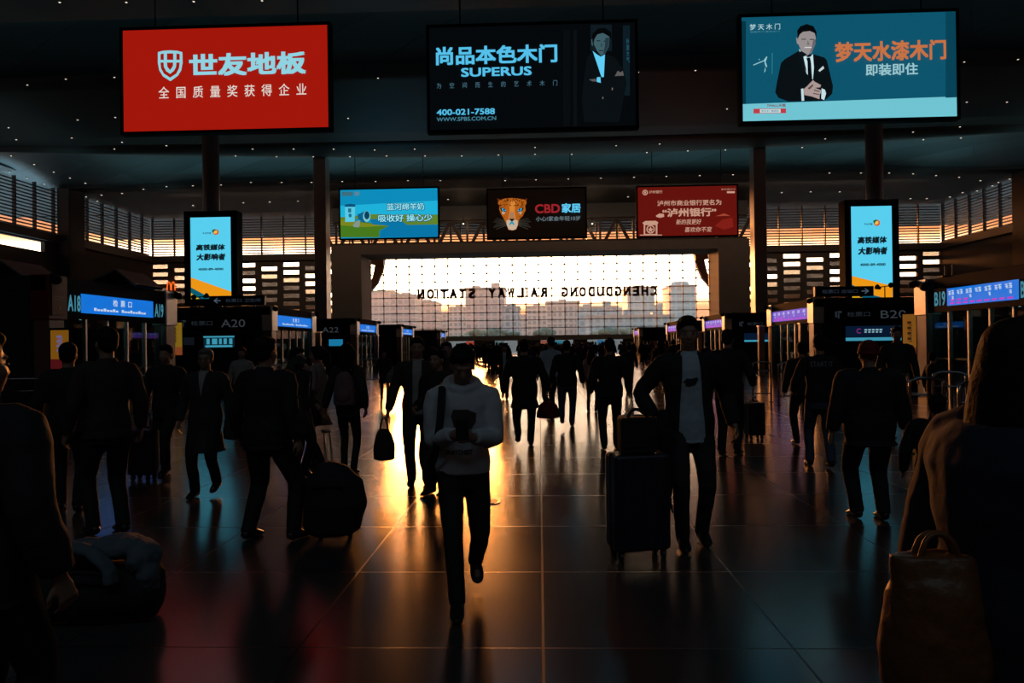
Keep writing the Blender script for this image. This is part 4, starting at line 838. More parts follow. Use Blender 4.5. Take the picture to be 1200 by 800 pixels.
        if fine:
            for k in range(4):
                o = w + d*.046*H + side*((k-1.5)*.0125*H); ln_ = (.04, .046, .044, .034)[k]*H; c1 = (d*.85 + up*.5).normalized(); c2 = (d*.35 + up*.95).normalized()
                b.tube([o, o + c1*ln_*.5, o + c1*ln_*.5 + c2*ln_*.5], S3((.0055, .005, .0042)), n=7)
            o = w + d*.015*H - side*.017*H; b.tube([o, o + (d*.7 - side*.6 + up*.35).normalized()*.024*H, o + (d*.95 - side*.45 + up*.5).normalized()*.044*H], S3((.0075, .0062, .005)), n=7)
    root = b.remesh(name, min(vox, .008) if fine else vox, None, skin)
    root.location = loc; root.rotation_euler = (0, 0, rz); tag(root, label, cat, group)
    # eyes
    if fine:
        b = B()
        for s in (-1, 1): b.ell(Hd(s*.0165, -.049, .925), S3((.0075, .005, .0045)), RH, 10, 6)
        b.done('eyes', root, mat('eye', (.08, .06, .05), .2), smooth=True)
    # --- legs
    if legs[0] == 'trousers':
        f = legs[2]; b = B(); rings(b, .008, .44, .56); b.ell(V((0, .004, hz-.085))*H, S3((.04, .05, .04)))
        for i in (0, 1):
            low = an[i] + (an[i]-kn[i]).normalized()*(.012*H)
            b.tube([hip[i]+V((0, 0, .03*H)), hip[i]+(kn[i]-hip[i])*.45, kn[i], kn[i]+(an[i]-kn[i])*.5, low], S3((.055*f, .052*f, .041*f, .036*f, .033*f)), n=14, smooth=2)
        b.remesh('trousers', vox*1.2, root, lm, wrinkle=.012)
    # --- shoes
    for i in (0, 1):
        fd = V((feet[i][0]*.8, -1, 0)); pit = min(.9, feet[i][2]*5); fd = V((fd.x, fd.y*math.cos(pit), -math.sin(pit))).normalized(); u = V((0, 0, 1)) - fd*fd.z; u.normalize(); a = an[i] - u*.026*H
        b = B(); m_ = shoe or M_shoe
        b.tube([a - fd*.034*H, a - fd*.02*H + u*.008*H, a + fd*.02*H + u*.012*H, a + fd*.065*H + u*.001*H, a + fd*.098*H - u*.006*H, a + fd*.112*H - u*.009*H], [(.014*H, .016*H), (.024*H, .026*H), (.025*H, .027*H), (.027*H, .017*H), (.022*H, .011*H), (.009*H, .006*H)], up=u, n=14, smooth=2)
        b.done('shoe', root, m_, smooth=True)
    # --- shirt / jacket / coat
    kind, _, hem, inf = top_
    def upper(nm, m, hem, inf, sleeves, collar, flare, cut=None):
        b = B(); b.use(m); rr = []
        for h, w, d in TOR:
            if h < hem-.02: continue
            rr.append((T(0, .004, h), rl @ V(((w*bw+inf/H)*H, 0, 0)), rl @ V((0, (d*bd+inf/H)*H, 0))))
        low = []
        h = min(.5, TOR[0][0]) if hem < .44 else None
        stride = abs(feet[0][1]-feet[1][1])*.5
        if hem < .44:
            n_ = 5
            for k in range(n_, 0, -1):
                t = k/n_; hh = .44 - (.44-hem)*t
                low.append((V((0, .004, hh+hz-.525))*H, V(((.09*bw+inf/H + flare*t)*H, 0, 0)), V((0, (.066*bd+inf/H + flare*t + stride*t*.6)*H, 0))))
        else:
            low.append((T(0, .004, hem), rl @ V(((.096*bw+inf/H+flare*.3)*H, 0, 0)), rl @ V((0, (.069*bd+inf/H+flare*.3)*H, 0))))
        b.loft(low + rr, 20)
        for i, s in enumerate((-1, 1)):
            if sleeves:
                e = wr[i] + (el[i]-wr[i]).normalized()*.008*H; k = inf/H
                b.tube([T(s*sw*bw*.5, 0, .803), sh[i]+V((0, 0, -.002*H)), sh[i]+(el[i]-sh[i])*.5, el[i], el[i]+(e-el[i])*.55, e], [(.027+k)*H, (.029+k)*H, (.029+k)*H, (.026+k)*H, (.024+k)*H, (.02+k*.7)*H], n=14, smooth=2)
        if collar:
            b.tube([Hd(0, .014, .812), Hd(0, .013, .84), Hd(0, .012, .852)], [(.058*H, .05*H), (.047*H, .046*H), (.043*H, .043*H)], up=(0, -1, 0), n=16)
        if hood and nm != 'shirt':
            pts = [T(.058*math.sin(a), .014-.056*math.cos(a), .842+.018*math.cos(a)*-1) for a in [2*PI*k/14 for k in range(15)]]
            b.tube(pts, [.021*H]*15, n=10); b.tube([T(-.045, .05, .835), T(0, .075, .805), T(.045, .05, .835)], [(.03*H, .03*H), (.05*H, .034*H), (.03*H, .03*H)], up=(0, 0, 1), n=12, smooth=3)
        return b.remesh(nm, vox*1.2, root, m, wrinkle=.014, cut=cut)
    g = {}
    cutf = None
    if shirt:
        g['shirt'] = upper('shirt', shirt[0], shirt[1], .010, False, True, 0)
        w0, w1 = opening or (.05, .05)
        def cutf(me):
            bm = bmesh.new(); bm.from_mesh(me); inv = rl.inverted(); kill = []
            for s in (-1, 1):
                p_ = V((0, 0, hz)) + rl @ V((s*w0, 0, .84-.525)); q_ = V((0, 0, hz)) + rl @ V((s*w1, 0, .48-.525))
                bmesh.ops.bisect_plane(bm, geom=bm.verts[:]+bm.edges[:]+bm.faces[:], plane_co=p_*H, plane_no=(q_-p_).cross(rl @ V((0, 1, 0))).normalized(), dist=1e-5)
            for f in bm.faces:
                c = f.calc_center_median()/H - V((0, 0, hz)); c = inv @ c; h = c.z+.525
                if c.y < -.012 and h < .86 and abs(c.x) < w0 + (w1-w0)*(.84-h)/.36: kill.append(f)
            bmesh.ops.delete(bm, geom=kill, context='FACES'); bm.to_mesh(me); bm.free()
    g['top'] = upper({'coat': 'coat', 'jacket': 'jacket', 'hoodie': 'hoodie', 'shirt': 'shirt', 'tee': 'shirt'}[kind], tm, hem, inf, True, True, .012 if hem >= .44 else .02, cutf)
    if shirt: s_ = g['top'].modifiers.new('thick', 'SOLIDIFY'); s_.thickness = .006
    # --- hair
    hk, hm = hair[0], hair[1] or M_hair
    b = B()
    if hk == 'cap':
        b.ell(Hd(0, .010, .955), S3((.054, .066, .054)), RH, 20, 12); b.tube([Hd(-.05, 0, .935), Hd(0, -.056, .94), Hd(.05, 0, .935), Hd(.03, .06, .93), Hd(-.03, .06, .93), Hd(-.05, 0, .935)], S3((.012,)*6), n=8, smooth=4)
        b.remesh('knit_cap', vox, root, hm, wrinkle=.004)
    else:
        b.ell(Hd(0, .016, .954), S3((.0505, .060, .054)), RH, 20, 12); b.ell(Hd(0, .03, .925), S3((.046, .042, .046)), RH, 16, 10)
        b.ell(Hd(0, -.022, .978), S3((.036, .032, .022)), RH, 14, 8)
        if hk in ('long', 'pony', 'bob'):
            for s in (-1, 1): b.tube([Hd(s*.03, -.01, .965), Hd(s*.05, .012, .93), Hd(s*.052, .022, .88)], S3((.016, .017, .012)), n=8, smooth=3)
        if hk == 'long':
            b.tube([Hd(0, .03, .96), T(0, .042, .90), T(0, .052, .83), T(0, .058, .75), T(.005, .06, .70)], [(.05*H, .04*H), (.06*H, .036*H), (.066*H, .03*H), (.058*H, .024*H), (.03*H, .012*H)], up=(0, -1, 0), n=16, smooth=3)
        if hk == 'bob': b.tube([Hd(0, .03, .96), Hd(0, .03, .90), Hd(0, .03, .862)], [(.05*H, .042*H), (.057*H, .045*H), (.05*H, .036*H)], up=(0, -1, 0), n=16, smooth=3)
        if hk == 'pony': b.tube([Hd(0, .06, .955), Hd(0, .095, .945), Hd(0, .108, .89), Hd(.004, .10, .81), Hd(.01, .09, .76)], S3((.016, .02, .022, .017, .006)), n=10, smooth=3)
        if hk == 'bun': b.ell(Hd(0, .075, .97), S3((.028, .028, .028)), RH)
        b.remesh('hair', vox, root, hm, wrinkle=.008)
    Mw = Matrix.Translation(loc) @ Matrix.Rotation(rz, 4, 'Z')
    g.update(root=root, H=H, Y=loc.y, loc=loc, M=Mw, T=T, wr=[Mw @ (wr[i] + (wr[i]-el[i]).normalized()*.05*H) for i in (0, 1)], Hd=Hd, sh=sh)
    return g
def decal(name, g, parent, mesh, m, front=True, off=.004):
    """press a flat print (x, z already set) on to the cloth"""
    me = parent.data; t = BVHTree.FromPolygons([v.co.copy() for v in me.vertices], [tuple(p.vertices) for p in me.polygons])
    s = -1 if front else 1
    for v in mesh.vertices:
        h = t.ray_cast(V((v.co.x, s*1.5, v.co.z)), V((0, -s, 0)))
        v.co.y = (h[0].y + s*off) if h[0] is not None else s*.13
    mesh.materials.clear(); mesh.materials.append(m); return link(name, mesh, parent)
def text_plate(body, x0, x1, z0, z1, bold=.01, flip=False):
    me = text_mesh(body, bold); bm = bmesh.new(); bm.from_mesh(me); bm.to_mesh(me); bm.free()
    xs = [v.co.x for v in me.vertices]; ys = [v.co.y for v in me.vertices]
    for v in me.vertices:
        u = (v.co.x-min(xs))/(max(xs)-min(xs)); w = (v.co.y-min(ys))/(max(ys)-min(ys))
        v.co = V(((x1 + (x0-x1)*u) if flip else (x0+(x1-x0)*u), 0, z0+(z1-z0)*w))
    return me
def blob_plate(pts, n=5):
    bm = bmesh.new(); f = bm.faces.new([bm.verts.new((x, 0, z)) for x, z in pts]); bmesh.ops.triangulate(bm, faces=[f]); bmesh.ops.subdivide_edges(bm, edges=bm.edges, cuts=n, use_grid_fill=True); me = bpy.data.meshes.new('p'); bm.to_mesh(me); bm.free(); return me
# ---- bags and cases
M_case = mat('black_shell', (.018, .018, .022), .35, bump=.1, nscale=30); M_case2 = mat('navy_shell', (.02, .026, .045), .32); M_case3 = mat('bronze_shell', (.12, .075, .04), .3, .5); M_tele = mat('telescopic_tube', (.25, .25, .26), .3, .9)
def suitcase(label, x, y, w, h, d, rz=0, m=None, grip=.35, tilt=0, hand=None):
    m = m or M_case; t = thing('suitcase', label, 'suitcase', (x, y, 0), rz)
    if tilt: t.rotation_euler = (tilt, 0, rz)
    b = B(); b.box(-w/2, w/2, -d/2, d/2, .07, h); o = b.done('shell', t, m, bevel=.035); o.modifiers['edge'].segments = 4; o.modifiers['edge'].limit_method = 'ANGLE'
    b = B()
    for k in range(5):
        u = -w*.36 + w*.18*k; b.box(u-.008, u+.008, -d/2-.006, d/2+.006, .12, h-.06)
    b.done('ribs', o, m, bevel=.003)
    B().box(-w/2-.002, w/2+.002, -.008, .008, .075, h+.002).done('zip_seam', t, M_frame)
    for sx in (-1, 1):
        for sy in (-1, 1):
            b = B(); c = V((sx*(w/2-.05), sy*(d/2-.05), .032)); b.tube([c+V((-.012, 0, 0)), c+V((.012, 0, 0))], [.032, .032], up=(0, 0, 1), n=16); wl = b.done('wheel', t, M_shoe, smooth=False)
            B().box(c.x-.018, c.x+.018, c.y-.012, c.y+.012, .03, .085).done('fork', wl, M_frame)
    b = B()
    for sx in (-1, 1): b.tube([(sx*w*.22, d/2-.04, h-.05), (sx*w*.22, d/2-.04, h+grip)], [.009, .009], n=8)
    b.tube([(-w*.24, d/2-.04, h+grip), (w*.24, d/2-.04, h+grip)], [.014, .014], n=8); b.done('telescopic_handle', t, M_tele, smooth=True)
    b = B(); b.tube([(-.08, 0, h-.005), (-.07, 0, h+.02), (.07, 0, h+.02), (.08, 0, h-.005)], [.01]*4, n=8, up=(0, 1, 0)); b.done('carry_handle', t, M_frame, smooth=True); return t
def handbag(label, p, w, h, d, m, loop=.14, rz=0, name='handbag', cat='bag', round_=1):
    """bag hanging from the point p"""
    t = thing(name, label, cat, p, rz); z1 = -loop; z0 = z1-h
    b = B(); b.loft([(V((0, 0, z0)), V((w*.40, 0, 0)), V((0, d*.40, 0))), (V((0, 0, z0+.02)), V((w*.5, 0, 0)), V((0, d*.5, 0))), (V((0, 0, z0+h*.45)), V((w*.5, 0, 0)), V((0, d*.5, 0))), (V((0, 0, z0+h*.8)), V((w*.4, 0, 0)), V((0, d*.4, 0))), (V((0, 0, z1)), V((w*(.2 if round_ else .42), 0, 0)), V((0, d*.2, 0)))], 20)
    b.remesh('body', .012, t, m, wrinkle=.02)
    for s in (-1, 1):
        b = B(); b.tube([(-w*.2, s*.02, z1-.04), (-w*.12, s*.015, z1*.4), (0, s*.006, -.005), (w*.12, s*.015, z1*.4), (w*.2, s*.02, z1-.04)], [.008]*5, up=(0, 1, 0), n=8, smooth=3); b.done('handle', t, m, smooth=True)
    return t
def backpack(label, g, m, w=.30, h=.42, d=.14, zc=.70):
    H = g['H']; t = thing('backpack', label, 'backpack', g['loc'], g['root'].rotation_euler.z)
    c = g['T'](0, .105, zc)/1; b = B(); b.loft([(c+V((0, 0, -h/2)), V((w*.42, 0, 0)), V((0, d*.4, 0))), (c+V((0, 0, -h/2+.03)), V((w*.5, 0, 0)), V((0, d*.5, 0))), (c, V((w*.48, 0, 0)), V((0, d*.5, 0))), (c+V((0, 0, h*.36)), V((w*.38, 0, 0)), V((0, d*.42, 0))), (c+V((0, 0, h/2)), V((w*.2, 0, 0)), V((0, d*.22, 0)))], 20)
    b.remesh('bag', .012, t, m, wrinkle=.015)
    b = B(); b.ell(c+V((0, d*.42, -h*.2)), (w*.34, d*.25, h*.2)); b.done('front_pocket', t, m, smooth=True)
    for s in (-1, 1):
        b = B(); b.tube([g['T'](s*.04, .075, .80), g['T'](s*.055, .02, .838), g['T'](s*.06, -.055, .80), g['T'](s*.065, -.085, .73), g['T'](s*.075, -.03, .66), g['T'](s*.06, .08, .63)], [(.02, .006)]*6, n=8, smooth=3); b.done('strap', t, m, smooth=True)
    return t
# ================================================================== the travellers, near to far
# man in the pale hoodie looking down at his phone
g = person('person in a pale printed hoodie looking down at a phone, walking at the centre', 541, 700, 406, .12, feet=((-.03, -.17, 0), (.05, .17, .05)), hands=((-.035, -.155, .665), (.035, -.165, .655)), elbow=((-.55, .8, -.5), (.6, .7, -.5)), lean=.05, head=(.05, .45), top_=('hoodie', C_white, .5, .019), legs=('trousers', C_blk, .95), hood=True, vox=.008, bw=.98, shoe=M_shoe)
H = g['H']; hd = g['top']; f = H/1.66
decal('chest_print', g, hd, blob_plate([(-.075*f, 1.185*f), (-.06*f, 1.225*f), (.03*f, 1.225*f), (.085*f, 1.20*f), (.08*f, 1.14*f), (.05*f, 1.10*f), (-.05*f, 1.10*f)]), mat('print_brown', (.06, .045, .04), .7))
decal('chest_lettering', g, hd, text_plate('SNATCHEST', -.11*f, .06*f, .94*f, .97*f, .02), mat('print_black', (.02, .02, .025), .7))
ph = thing('phone', 'dark phone held in both hands by the person in the pale hoodie', 'phone', (g['wr'][0]+g['wr'][1])/2 + V((0, -.045, .03))); ph.rotation_euler = (R(-50), 0, .1)
B().box(-.038, .038, -.005, .005, -.075, .085).done('case', ph, M_frame, bevel=.004); B().box(-.034, .034, .005, .006, -.07, .08).done('screen', ph, em('phone_screen', (40, 34, 34)))
t = thing('shoulder_bag', 'black shoulder bag whose strap crosses the pale hoodie', 'bag', g['loc'], .12); T_ = g['T']
b = B(); b.tube([T_(-.02, .06, .835), T_(-.07, .02, .845), T_(-.078, -.06, .81), T_(-.085, -.098, .72), T_(-.105, -.09, .60), T_(-.125, -.02, .53)], [(.024, .006)]*6, up=(0, 0, 1), n=8, smooth=4); b.done('strap', t, C_blk, smooth=True)
b = B(); b.ell(T_(-.125, .07, .50), (.05, .15, .13)); b.remesh('pouch', .012, t, C_blk, wrinkle=.015)
# man with the tall suitcase
g = person('person in an open dark jacket and pale printed tee shirt behind a tall suitcase', 806, 637, 374, .0, feet=((-.045, -.05, 0), (.06, .05, 0)), hands=((-.16, -.07, .555), (.19, -.03, .52)), elbow=((-.8, .7, .0), None), top_=('jacket', C_blk, .45, .02), shirt=(C_blue, .455), opening=(.035, .06), legs=('trousers', C_char, .95), vox=.009, bw=1.06, head=(-.1, .02))
f = g['H']/1.78
decal('tee_print', g, g['shirt'], blob_plate([(-.07*f, 1.27*f), (-.04*f, 1.30*f), (.0, 1.30*f), (.04*f, 1.31*f), (.05*f, 1.295*f), (.02*f, 1.285*f), (.03*f, 1.255*f), (-.02*f, 1.24*f), (-.05*f, 1.245*f), (-.04*f, 1.265*f)]), mat('print_black', (.02, .02, .025), .7), off=.006)
hw = g['wr'][0]; p = at(748, 640, 5.56)
s = suitcase('tall dark navy hard suitcase carrying a black bag, beside the open jacket man', p.x, 5.56, .43, .78, .26, R(14), M_case2, .26)
z0 = .782; q_ = at(747, 500, 5.52)
t = thing('travel_bag', 'square black bag standing on the tall dark suitcase', 'bag', (q_.x-.01, 5.52, z0), R(8))
b = B(); b.box(-.135, .135, -.09, .06, .002, .27); o = b.done('body', t, C_blk, bevel=.02)
b = B(); b.tube([(-.07, -.02, .265), (-.04, -.02, .31), (0, -.02, .325), (.05, -.02, .30), (.08, -.02, .265)], [.012]*5, up=(0, 1, 0), smooth=3); b.done('handle', t, C_blk, smooth=True); B().box(-.1, .1, -.1, -.088, .05, .16).done('pocket', t, C_blk, bevel=.008)
t = thing('coat_bundle', 'dark garment hanging down beside the tall suitcase handle', 'coat', (at(779, 500, 5.68).x, 5.72, .95))
b = B(); b.tube([(-.02, 0, .13), (0, 0, 0), (.015, 0, -.3), (.035, 0, -.62)], [(.03, .02), (.06, .05), (.06, .045), (.012, .012)], up=(0, 1, 0), n=14, smooth=4); b.remesh('cloth', .011, t, C_blk, wrinkle=.03)
B().tube([(.03, 0, -.55), (.06, 0, -.66)], [.02, .008]).done('sleeve_end', t, C_blk)
# broad man striding off with a round case
g = person('broad person in black walking away with legs apart, left of the round suitcase', 312, 632, 398, PI-.35, feet=((-.13, -.03, 0), (.1, .03, 0)), hands=((-.2, .02, .5), (.19, -.02, .5)), bw=1.2, bd=1.15, top_=('jacket', C_blk, .46, .022), legs=('trousers', C_blk, 1.1), vox=.009, fine=True)
handbag('black bag at the hip of the broad walking person', V((at(352, 470, g['Y']-.1).x, g['Y']-.15, 1.2)), .2, .22, .12, C_blk, .1)
p = at(391, 640, 6.1); t = thing('round_suitcase', 'large rounded black wheeled case lying back behind the woman with the pony tail', 'suitcase', (p.x, 6.1, 0))
b = B(); b.loft([(V((-.02, 0, .035)), V((.16, 0, 0)), V((0, .12, 0))), (V((-.01, 0, .08)), V((.235, 0, 0)), V((0, .16, 0))), (V((.015, .01, .3)), V((.27, 0, 0)), V((0, .19, 0))), (V((.01, .02, .48)), V((.235, 0, 0)), V((0, .17, 0))), (V((-.02, .03, .6)), V((.13, 0, 0)), V((0, .1, 0))), (V((-.03, .03, .635)), V((.05, 0, 0)), V((0, .05, 0)))], 24); b.remesh('shell', .014, t, C_blk, wrinkle=.012)
b = B()
for dx in (-.0, .05): b.tube([(-.06+dx, .05, .55), (-.16+dx, .3, .86)], [.008, .008], n=8)
b.tube([(-.18, .3, .86), (-.1, .3, .86)], [.013, .013]); b.done('telescopic_handle', t, M_tele, smooth=True)
for sx in (-.12, .12): B().tube([(sx-.015, .08, .04), (sx+.015, .08, .04)], [.04, .04], n=16).done('wheel', t, M_shoe)
b = B(); b.tube([(-.12, -.15, .45), (0, -.175, .47), (.12, -.15, .45)], [.008]*3, smooth=3); b.done('front_pocket_zip', t, M_frame)
# pair with pony tail
g = person('woman in a pale cardigan and pony tail, seen from the side', 371, 545, 407, -PI*.55, feet=((-.05, -.05, 0), (.05, .06, 0)), hands=((-.12, -.12, .60), (.13, -.1, .62)), fem=True, bw=.95, top_=('coat', C_beige, .34, .016), hair=('pony', None), legs=('trousers', C_blk, .85), vox=.011, fine=False)
handbag('black bag hanging low in front of the woman with the pony tail', V((at(366, 500, g['Y']-.2).x, g['Y']-.3, .98)), .3, .3, .16, C_blk, .12)
g = person('person with a hand at the face beside the woman with the pony tail', 349, 540, 409, PI*.35, hands=((-.03, -.11, .86), (.14, -.05, .55)), fem=True, top_=('jacket', C_char, .47, .014), hair=('bob', None), vox=.011, fine=False, Y=8.9)
# coat man with glasses, dark walkers on the left
g = person('older person in a long dark coat with pale collar and glasses, walking forward', 240, 580, 410, .05, **walk(.06, 1, .05), top_=('coat', C_char, .3, .018), shirt=(C_cream, .6), opening=(.028, -.03), hair=('short', M_grey), legs=('trousers', C_blk, 1.0), vox=.010, head=(.12, 0), bw=1.05)
b = B(); H = g['H']; Hd_ = g['Hd']
for s in (-1, 1): b.tube([Hd_(s*.018+.013*math.cos(a), -.058, .926+.010*math.sin(a)) for a in [2*PI*k/12 for k in range(13)]], [.0018]*13, n=5); b.tube([Hd_(s*.031, -.056, .928), Hd_(s*.046, .004, .928)], [.0018]*2, n=5)
b.tube([Hd_(-.006, -.06, .928), Hd_(.006, -.06, .928)], [.0018]*2, n=5); o = b.done('glasses', g['root'], M_chrome)
p = g['wr'][1]; handbag('dark rounded bag in the hand of the older person in the long coat', V((at(274, 505, g['Y']).x, p.y, .98)), .18, .27, .14, C_char, .1)
g = person('person in black walking forward with a black suitcase, before the A19 glass', 194, 558, 406, 0, feet=((-.05, .1, 0), (.055, -.12, .03)), hands=((-.2, .0, .5), None), top_=('jacket', C_blk, .46, .018), vox=.011, fine=False)
p = at(166, 560, 8.8); suitcase('upright black suitcase with glinting top, left of the walking person in black', p.x, 8.85, .30, .62, .22, R(-8), M_case, .2)
person('person in dark clothes at the left with a lit ear, seen from behind', 80, 598, 404, PI+.4, feet=((-.05, .05, 0), (.06, -.05, 0)), top_=('jacket', C_blk, .47, .02), vox=.011, fine=False, bw=1.05)
person('tall person in black with an orange lit shoulder, standing before the A18 glass', 124, 626, 387, -PI*.72, feet=((-.06, .03, 0), (.05, -.04, 0)), top_=('jacket', C_brown, .47, .018), hands=((-.17, -.03, .5), (.17, -.03, .5)), vox=.009)
person('shorter person in a pale top between the long coat and the broad man', 283, 500, 408, .2, top_=('jacket', C_cream, .5, .012), vox=.013, fine=False, fem=True, hair=('bob', None))
# girl with backpack
g = person('girl with long hair and a dusty pink backpack walking away', 407, 556, 404, PI, feet=((-.045, .03, 0), (.045, -.04, .0)), hands=((-.13, -.02, .5), (.19, -.02, .5)), fem=True, bw=.9, top_=('jacket', C_char, .5, .014), hair=('long', None), legs=('trousers', C_blk, .78), vox=.010)
backpack('dusty pink backpack worn by the girl with long hair', g, C_pink, .27, .42, .15, .66)
# man with handbag, woman in the long coat, heads behind the hoodie
g = person('person in an open dark jacket and pale shirt carrying a handbag, behind the hoodie', 489, 566, 397, .1, feet=((-.045, -.05, 0), (.05, .05, 0)), hands=((-.2, -.03, .50), (.15, -.04, .52)), top_=('jacket', C_brown, .44, .016), shirt=(C_cream, .47), opening=(.03, .035), vox=.010, bw=1.05)
handbag('dark tapered handbag with twin handles, hanging against the bright floor', g['wr'][0]+V((-.03, 0, .01)), .25, .36, .14, C_brown, .13)
person('woman in an ankle length dark coat half hidden behind the pale hoodie', 512, 572, 411, -.5, fem=True, top_=('coat', C_blk, .1, .022), hair=('bun', None), vox=.010, hands=((-.1, -.12, .6), (.1, -.12, .6)), Y=7.9)
person('dark person just behind and right of the woman in the ankle length coat', 524, 500, 402, 0, vox=.013, fine=False, Y=12.5, top_=('jacket', C_brown, .47, .014))
g = person('small person in a flared dark coat alone on the bright floor at left', 450, 467, 411, .4, fem=True, top_=('coat', C_blk, .32, .02), legs=('trousers', C_brown, .8), vox=.016, fine=False, hands=((-.13, -.12, .58), (.13, -.1, .6)))
handbag('pale square bag carried by the small person in the flared coat', g['wr'][1]+V((0, -.08, .02)), .34, .3, .14, C_beige, .1, round_=0)
# centre group
person('person in a dark suit and pale blue shirt striding forward, left of the broad coat', 591, 467, 404, 0, **walk(.13, -1, .04, .05), top_=('jacket', C_blk, .46, .014), shirt=(C_blue, .48), opening=(.03, .02), vox=.014, fine=False)
handbag('small grey bag beside the striding person in the dark suit', V((at(580, 432, 22).x, 22, 1.05)), .28, .28, .16, C_char, .08)
g = person('broad person in a long black coat walking away with one heel lifted', 614, 523, 399, PI, feet=((-.05, -.06, 0), (.06, .2, .1)), hands=((-.2, -.02, .52), (.2, .0, .5)), top_=('coat', C_blk, .36, .024), vox=.011, fine=False, bw=1.15)
handbag('dark red bulging bag swinging beside the broad long black coat', V((at(642, 462, 11.8).x, 11.8, .78)), .36, .27, .2, C_red, .1)
person('person in a pale blue shirt and dark trousers walking away, centre', 645, 488, 396, PI+.4, **walk(.08), top_=('shirt', C_blue, .5, .01), vox=.012, fine=False)
person('person in a black jacket and faded jeans walking away with a raised heel', 664, 500, 400, PI-.1, feet=((-.045, -.06, 0), (.05, .2, .09)), top_=('jacket', C_blk, .47, .02), legs=('trousers', C_jean, 1.05), vox=.012, fine=False, bw=1.1)
person('slim woman in a beige jacket and blue trousers right of the faded jeans', 693, 482, 409, PI-.3, fem=True, top_=('jacket', C_beige, .52, .012), legs=('trousers', C_navy, .8), hair=('long', None), vox=.013, fine=False)
person('person in black walking away on narrow legs, nearest the tall suitcase', 714, 526, 398, PI, feet=((-.06, -.05, 0), (.06, .03, 0)), top_=('jacket', C_blk, .47, .022), vox=.011, fine=False, bw=1.08)
person('small person in a grey jacket beyond the narrow legged walker', 737, 459, 404, PI, **walk(.05), top_=('jacket', C_char, .47, .014), vox=.016, fine=False)
# right side
g = person('person in black carrying a white plastic bag, right behind the open jacket', 853, 533, 388, PI-.5, feet=((-.05, -.04, 0), (.05, .05, 0)), hands=((-.17, -.08, .56), (.17, -.06, .55)), top_=('jacket', C_blk, .45, .02), vox=.011, fine=False, bw=1.1)
p = at(884, 512, 12.2); suitcase('upright black suitcase with an orange lit edge on the right', p.x, 12.2, .29, .6, .24, R(12), M_case, .08)
handbag('crumpled white plastic bag hanging left of the orange edged suitcase', V((at(866, 472, 10.9).x, 10.9, .82)), .15, .22, .12, cloth('white_plastic', (.4, .4, .4)), .1)
g = person('person with pale lettering across the back of a black jacket, in jeans', 960, 548, 394, PI-.12, feet=((-.05, .09, .02), (.055, -.1, 0)), hands=((-.17, -.12, .58), (.17, -.1, .58)), top_=('jacket', C_blk, .5, .018), legs=('trousers', C_jean, 1.0), vox=.010)
f = g['H']/1.68; decal('back_lettering', g, g['top'], text_plate('START IT', -.135*f, .135*f, 1.28*f, 1.345*f, .0, flip=True), mat('print_grey', (.3, .32, .34), .7), front=False, off=.006)
person('person in black just left of the printed black jacket', 939, 520, 402, PI, top_=('jacket', C_blk, .47, .016), vox=.012, fine=False)
person('bulky person in a black coat and dark red knit cap, seen from behind', 1017, 608, 402, PI, feet=((-.065, .02, 0), (.06, -.03, 0)), hands=((-.22, -.02, .48), (.21, .0, .48)), bw=1.28, bd=1.25, top_=('coat', C_blk, .42, .03), hair=('cap', C_red), legs=('trousers', C_blk, 1.15), vox=.010)
person('person with a pale strap behind the red knit cap, before the B20 screen', 1051, 500, 384, -.3, top_=('jacket', C_char, .47, .014), vox=.013, fine=False, Y=13)
person('low dark head behind the stainless hoops, under the amber poster', 1094, 500, 414, PI*.6, top_=('jacket', C_blk, .47, .014), vox=.013, fine=False, Y=14, fem=True)
person('child in black before the hoop rail, left of the long haired woman', 1099, 600, 464, PI*.8, top_=('jacket', C_blk, .45, .016), vox=.010, fine=False, Y=5.6, bw=1.25, bd=1.2)
# nearest figures at both edges
g = person('woman with long hair in a dark navy coat, large at the right edge', 1200, 0, 384, PI*.62, hands=((-.2, -.05, .47), (.2, .02, .47)), bw=1.25, bd=1.5, fem=True, top_=('coat', C_navy, .26, .04), hair=('long', None), vox=.009, Y=2.05, skin=M_skin2)
handbag('crumpled orange brown shopping bag at the bottom right, by the navy coat', V((at(1085, 600, 2.05).x, 2.0, 1.09)), .3, .36, .2, C_orange, .06, name='shopping_bag', round_=0)
person('dark person cut off by the left edge of the picture', -27, 0, 392, PI-.3, bw=1.2, bd=1.2, top_=('jacket', C_blk, .44, .03), vox=.010, Y=2.5, hands=((-.2, -.02, .5), (.24, -.06, .48)))
p = at(118, 700, 4.3); t = thing('duffel_bag', 'black duffel bag with pale clothing on top, at the bottom left', 'bag', (p.x, 4.3, 0), R(6))
b = B(); b.loft([(V((-.34, 0, .17)), V((0, .1, 0)), V((0, 0, .12))), (V((-.31, 0, .17)), V((0, .17, 0)), V((0, 0, .165))), (V((0, 0, .175)), V((0, .19, 0)), V((0, 0, .172))), (V((.31, 0, .17)), V((0, .17, 0)), V((0, 0, .165))), (V((.34, 0, .17)), V((0, .1, 0)), V((0, 0, .12)))], 24); b.remesh('body', .014, t, C_blk, wrinkle=.02)
b = B(); b.tube([(-.15, -.17, .22), (-.12, -.22, .33), (.1, -.22, .33), (.14, -.17, .22)], [.012]*4, smooth=3); b.done('handle', t, C_blk, smooth=True)
t = thing('folded_jacket', 'pale blue grey jacket heaped on the black duffel bag', 'folded jacket', (p.x+.03, 4.3, .37), R(6))
b = B()
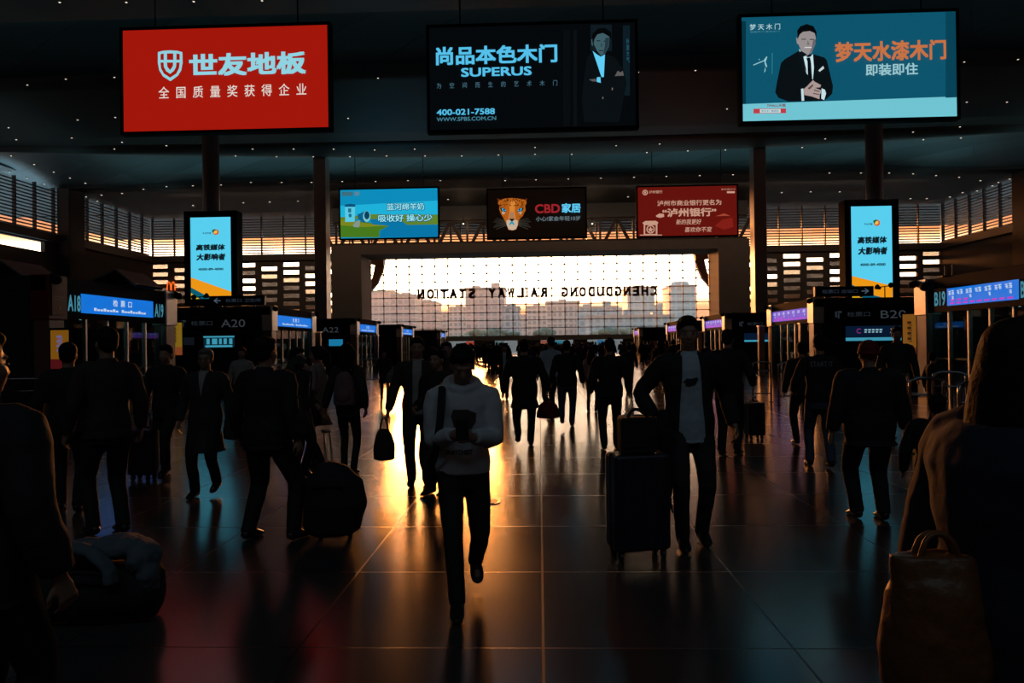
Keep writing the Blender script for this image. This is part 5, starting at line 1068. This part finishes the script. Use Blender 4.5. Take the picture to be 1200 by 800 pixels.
for x, y, z, r in ((-.12, -.02, .05, (.16, .14, .06)), (.1, .0, .06, (.18, .15, .07)), (.24, -.04, .0, (.09, .13, .09)), (.28, -.08, -.1, (.06, .08, .12))): b.ell((x, y, z), r)
b.remesh('body', .012, t, cloth('slate_blue', (.12, .15, .18)), wrinkle=.05)
b = B(); b.tube([(-.2, -.1, .09), (-.02, -.16, .08), (.1, -.2, 0), (.13, -.21, -.1)], [(.05, .03)]*4, smooth=3); b.remesh('sleeve', .012, t, cloth('slate_blue', (.12, .15, .18)), wrinkle=.03)
# ---- far crowd: a few built, then copied
protos = []
for i, (rz, w, tp, fem, hr) in enumerate(((PI, walk(.08), ('jacket', C_blk, .47, .016), False, 'short'), (PI, walk(.1, -1), ('coat', C_char, .36, .018), True, 'long'), (0, walk(.09), ('jacket', C_brown, .47, .016), False, 'short'), (PI-.5, walk(.04), ('jacket', C_navy, .5, .018), True, 'bob'), (PI+.3, walk(.07, -1), ('jacket', C_char, .45, .02), False, 'short'), (.4, walk(.06, -1), ('coat', C_blk, .4, .016), True, 'pony'))):
    protos.append(person('traveller in dark clothes in the distant crowd below the great window', 0, 0, 0, rz, **w, top_=tp, fem=fem, hair=(hr, None), vox=.024, fine=False, loc=V((0, 30+i, 0)), H=1.68, group='distant crowd')['root'])
rr = random.Random(11); q_ = at(679, 406, 95); taken = [(q_.x, q_.y)]; cnt = 0
while cnt < 165:
    u = rr.random(); Y = 26 + 70*u**.8
    px = rr.uniform(500, 800) if rr.random() < .85 else rr.uniform(440, 850)
    if Y < 38 and not (745 < px < 860 or 545 < px < 580): continue
    p = at(px, 403, Y)
    if abs(p.x) > 9.6 or any((p.x-a)**2+(p.y-c)**2 < .6 for a, c in taken): continue
    taken.append((p.x, p.y)); pr = protos[cnt % 6]
    o = pr if cnt < 6 else dup(pr)
    o.location = (p.x, p.y, 0); k = rr.uniform(.92, 1.06); o.scale = (k, k, k); o.rotation_euler.z += rr.uniform(-.35, .35); cnt += 1
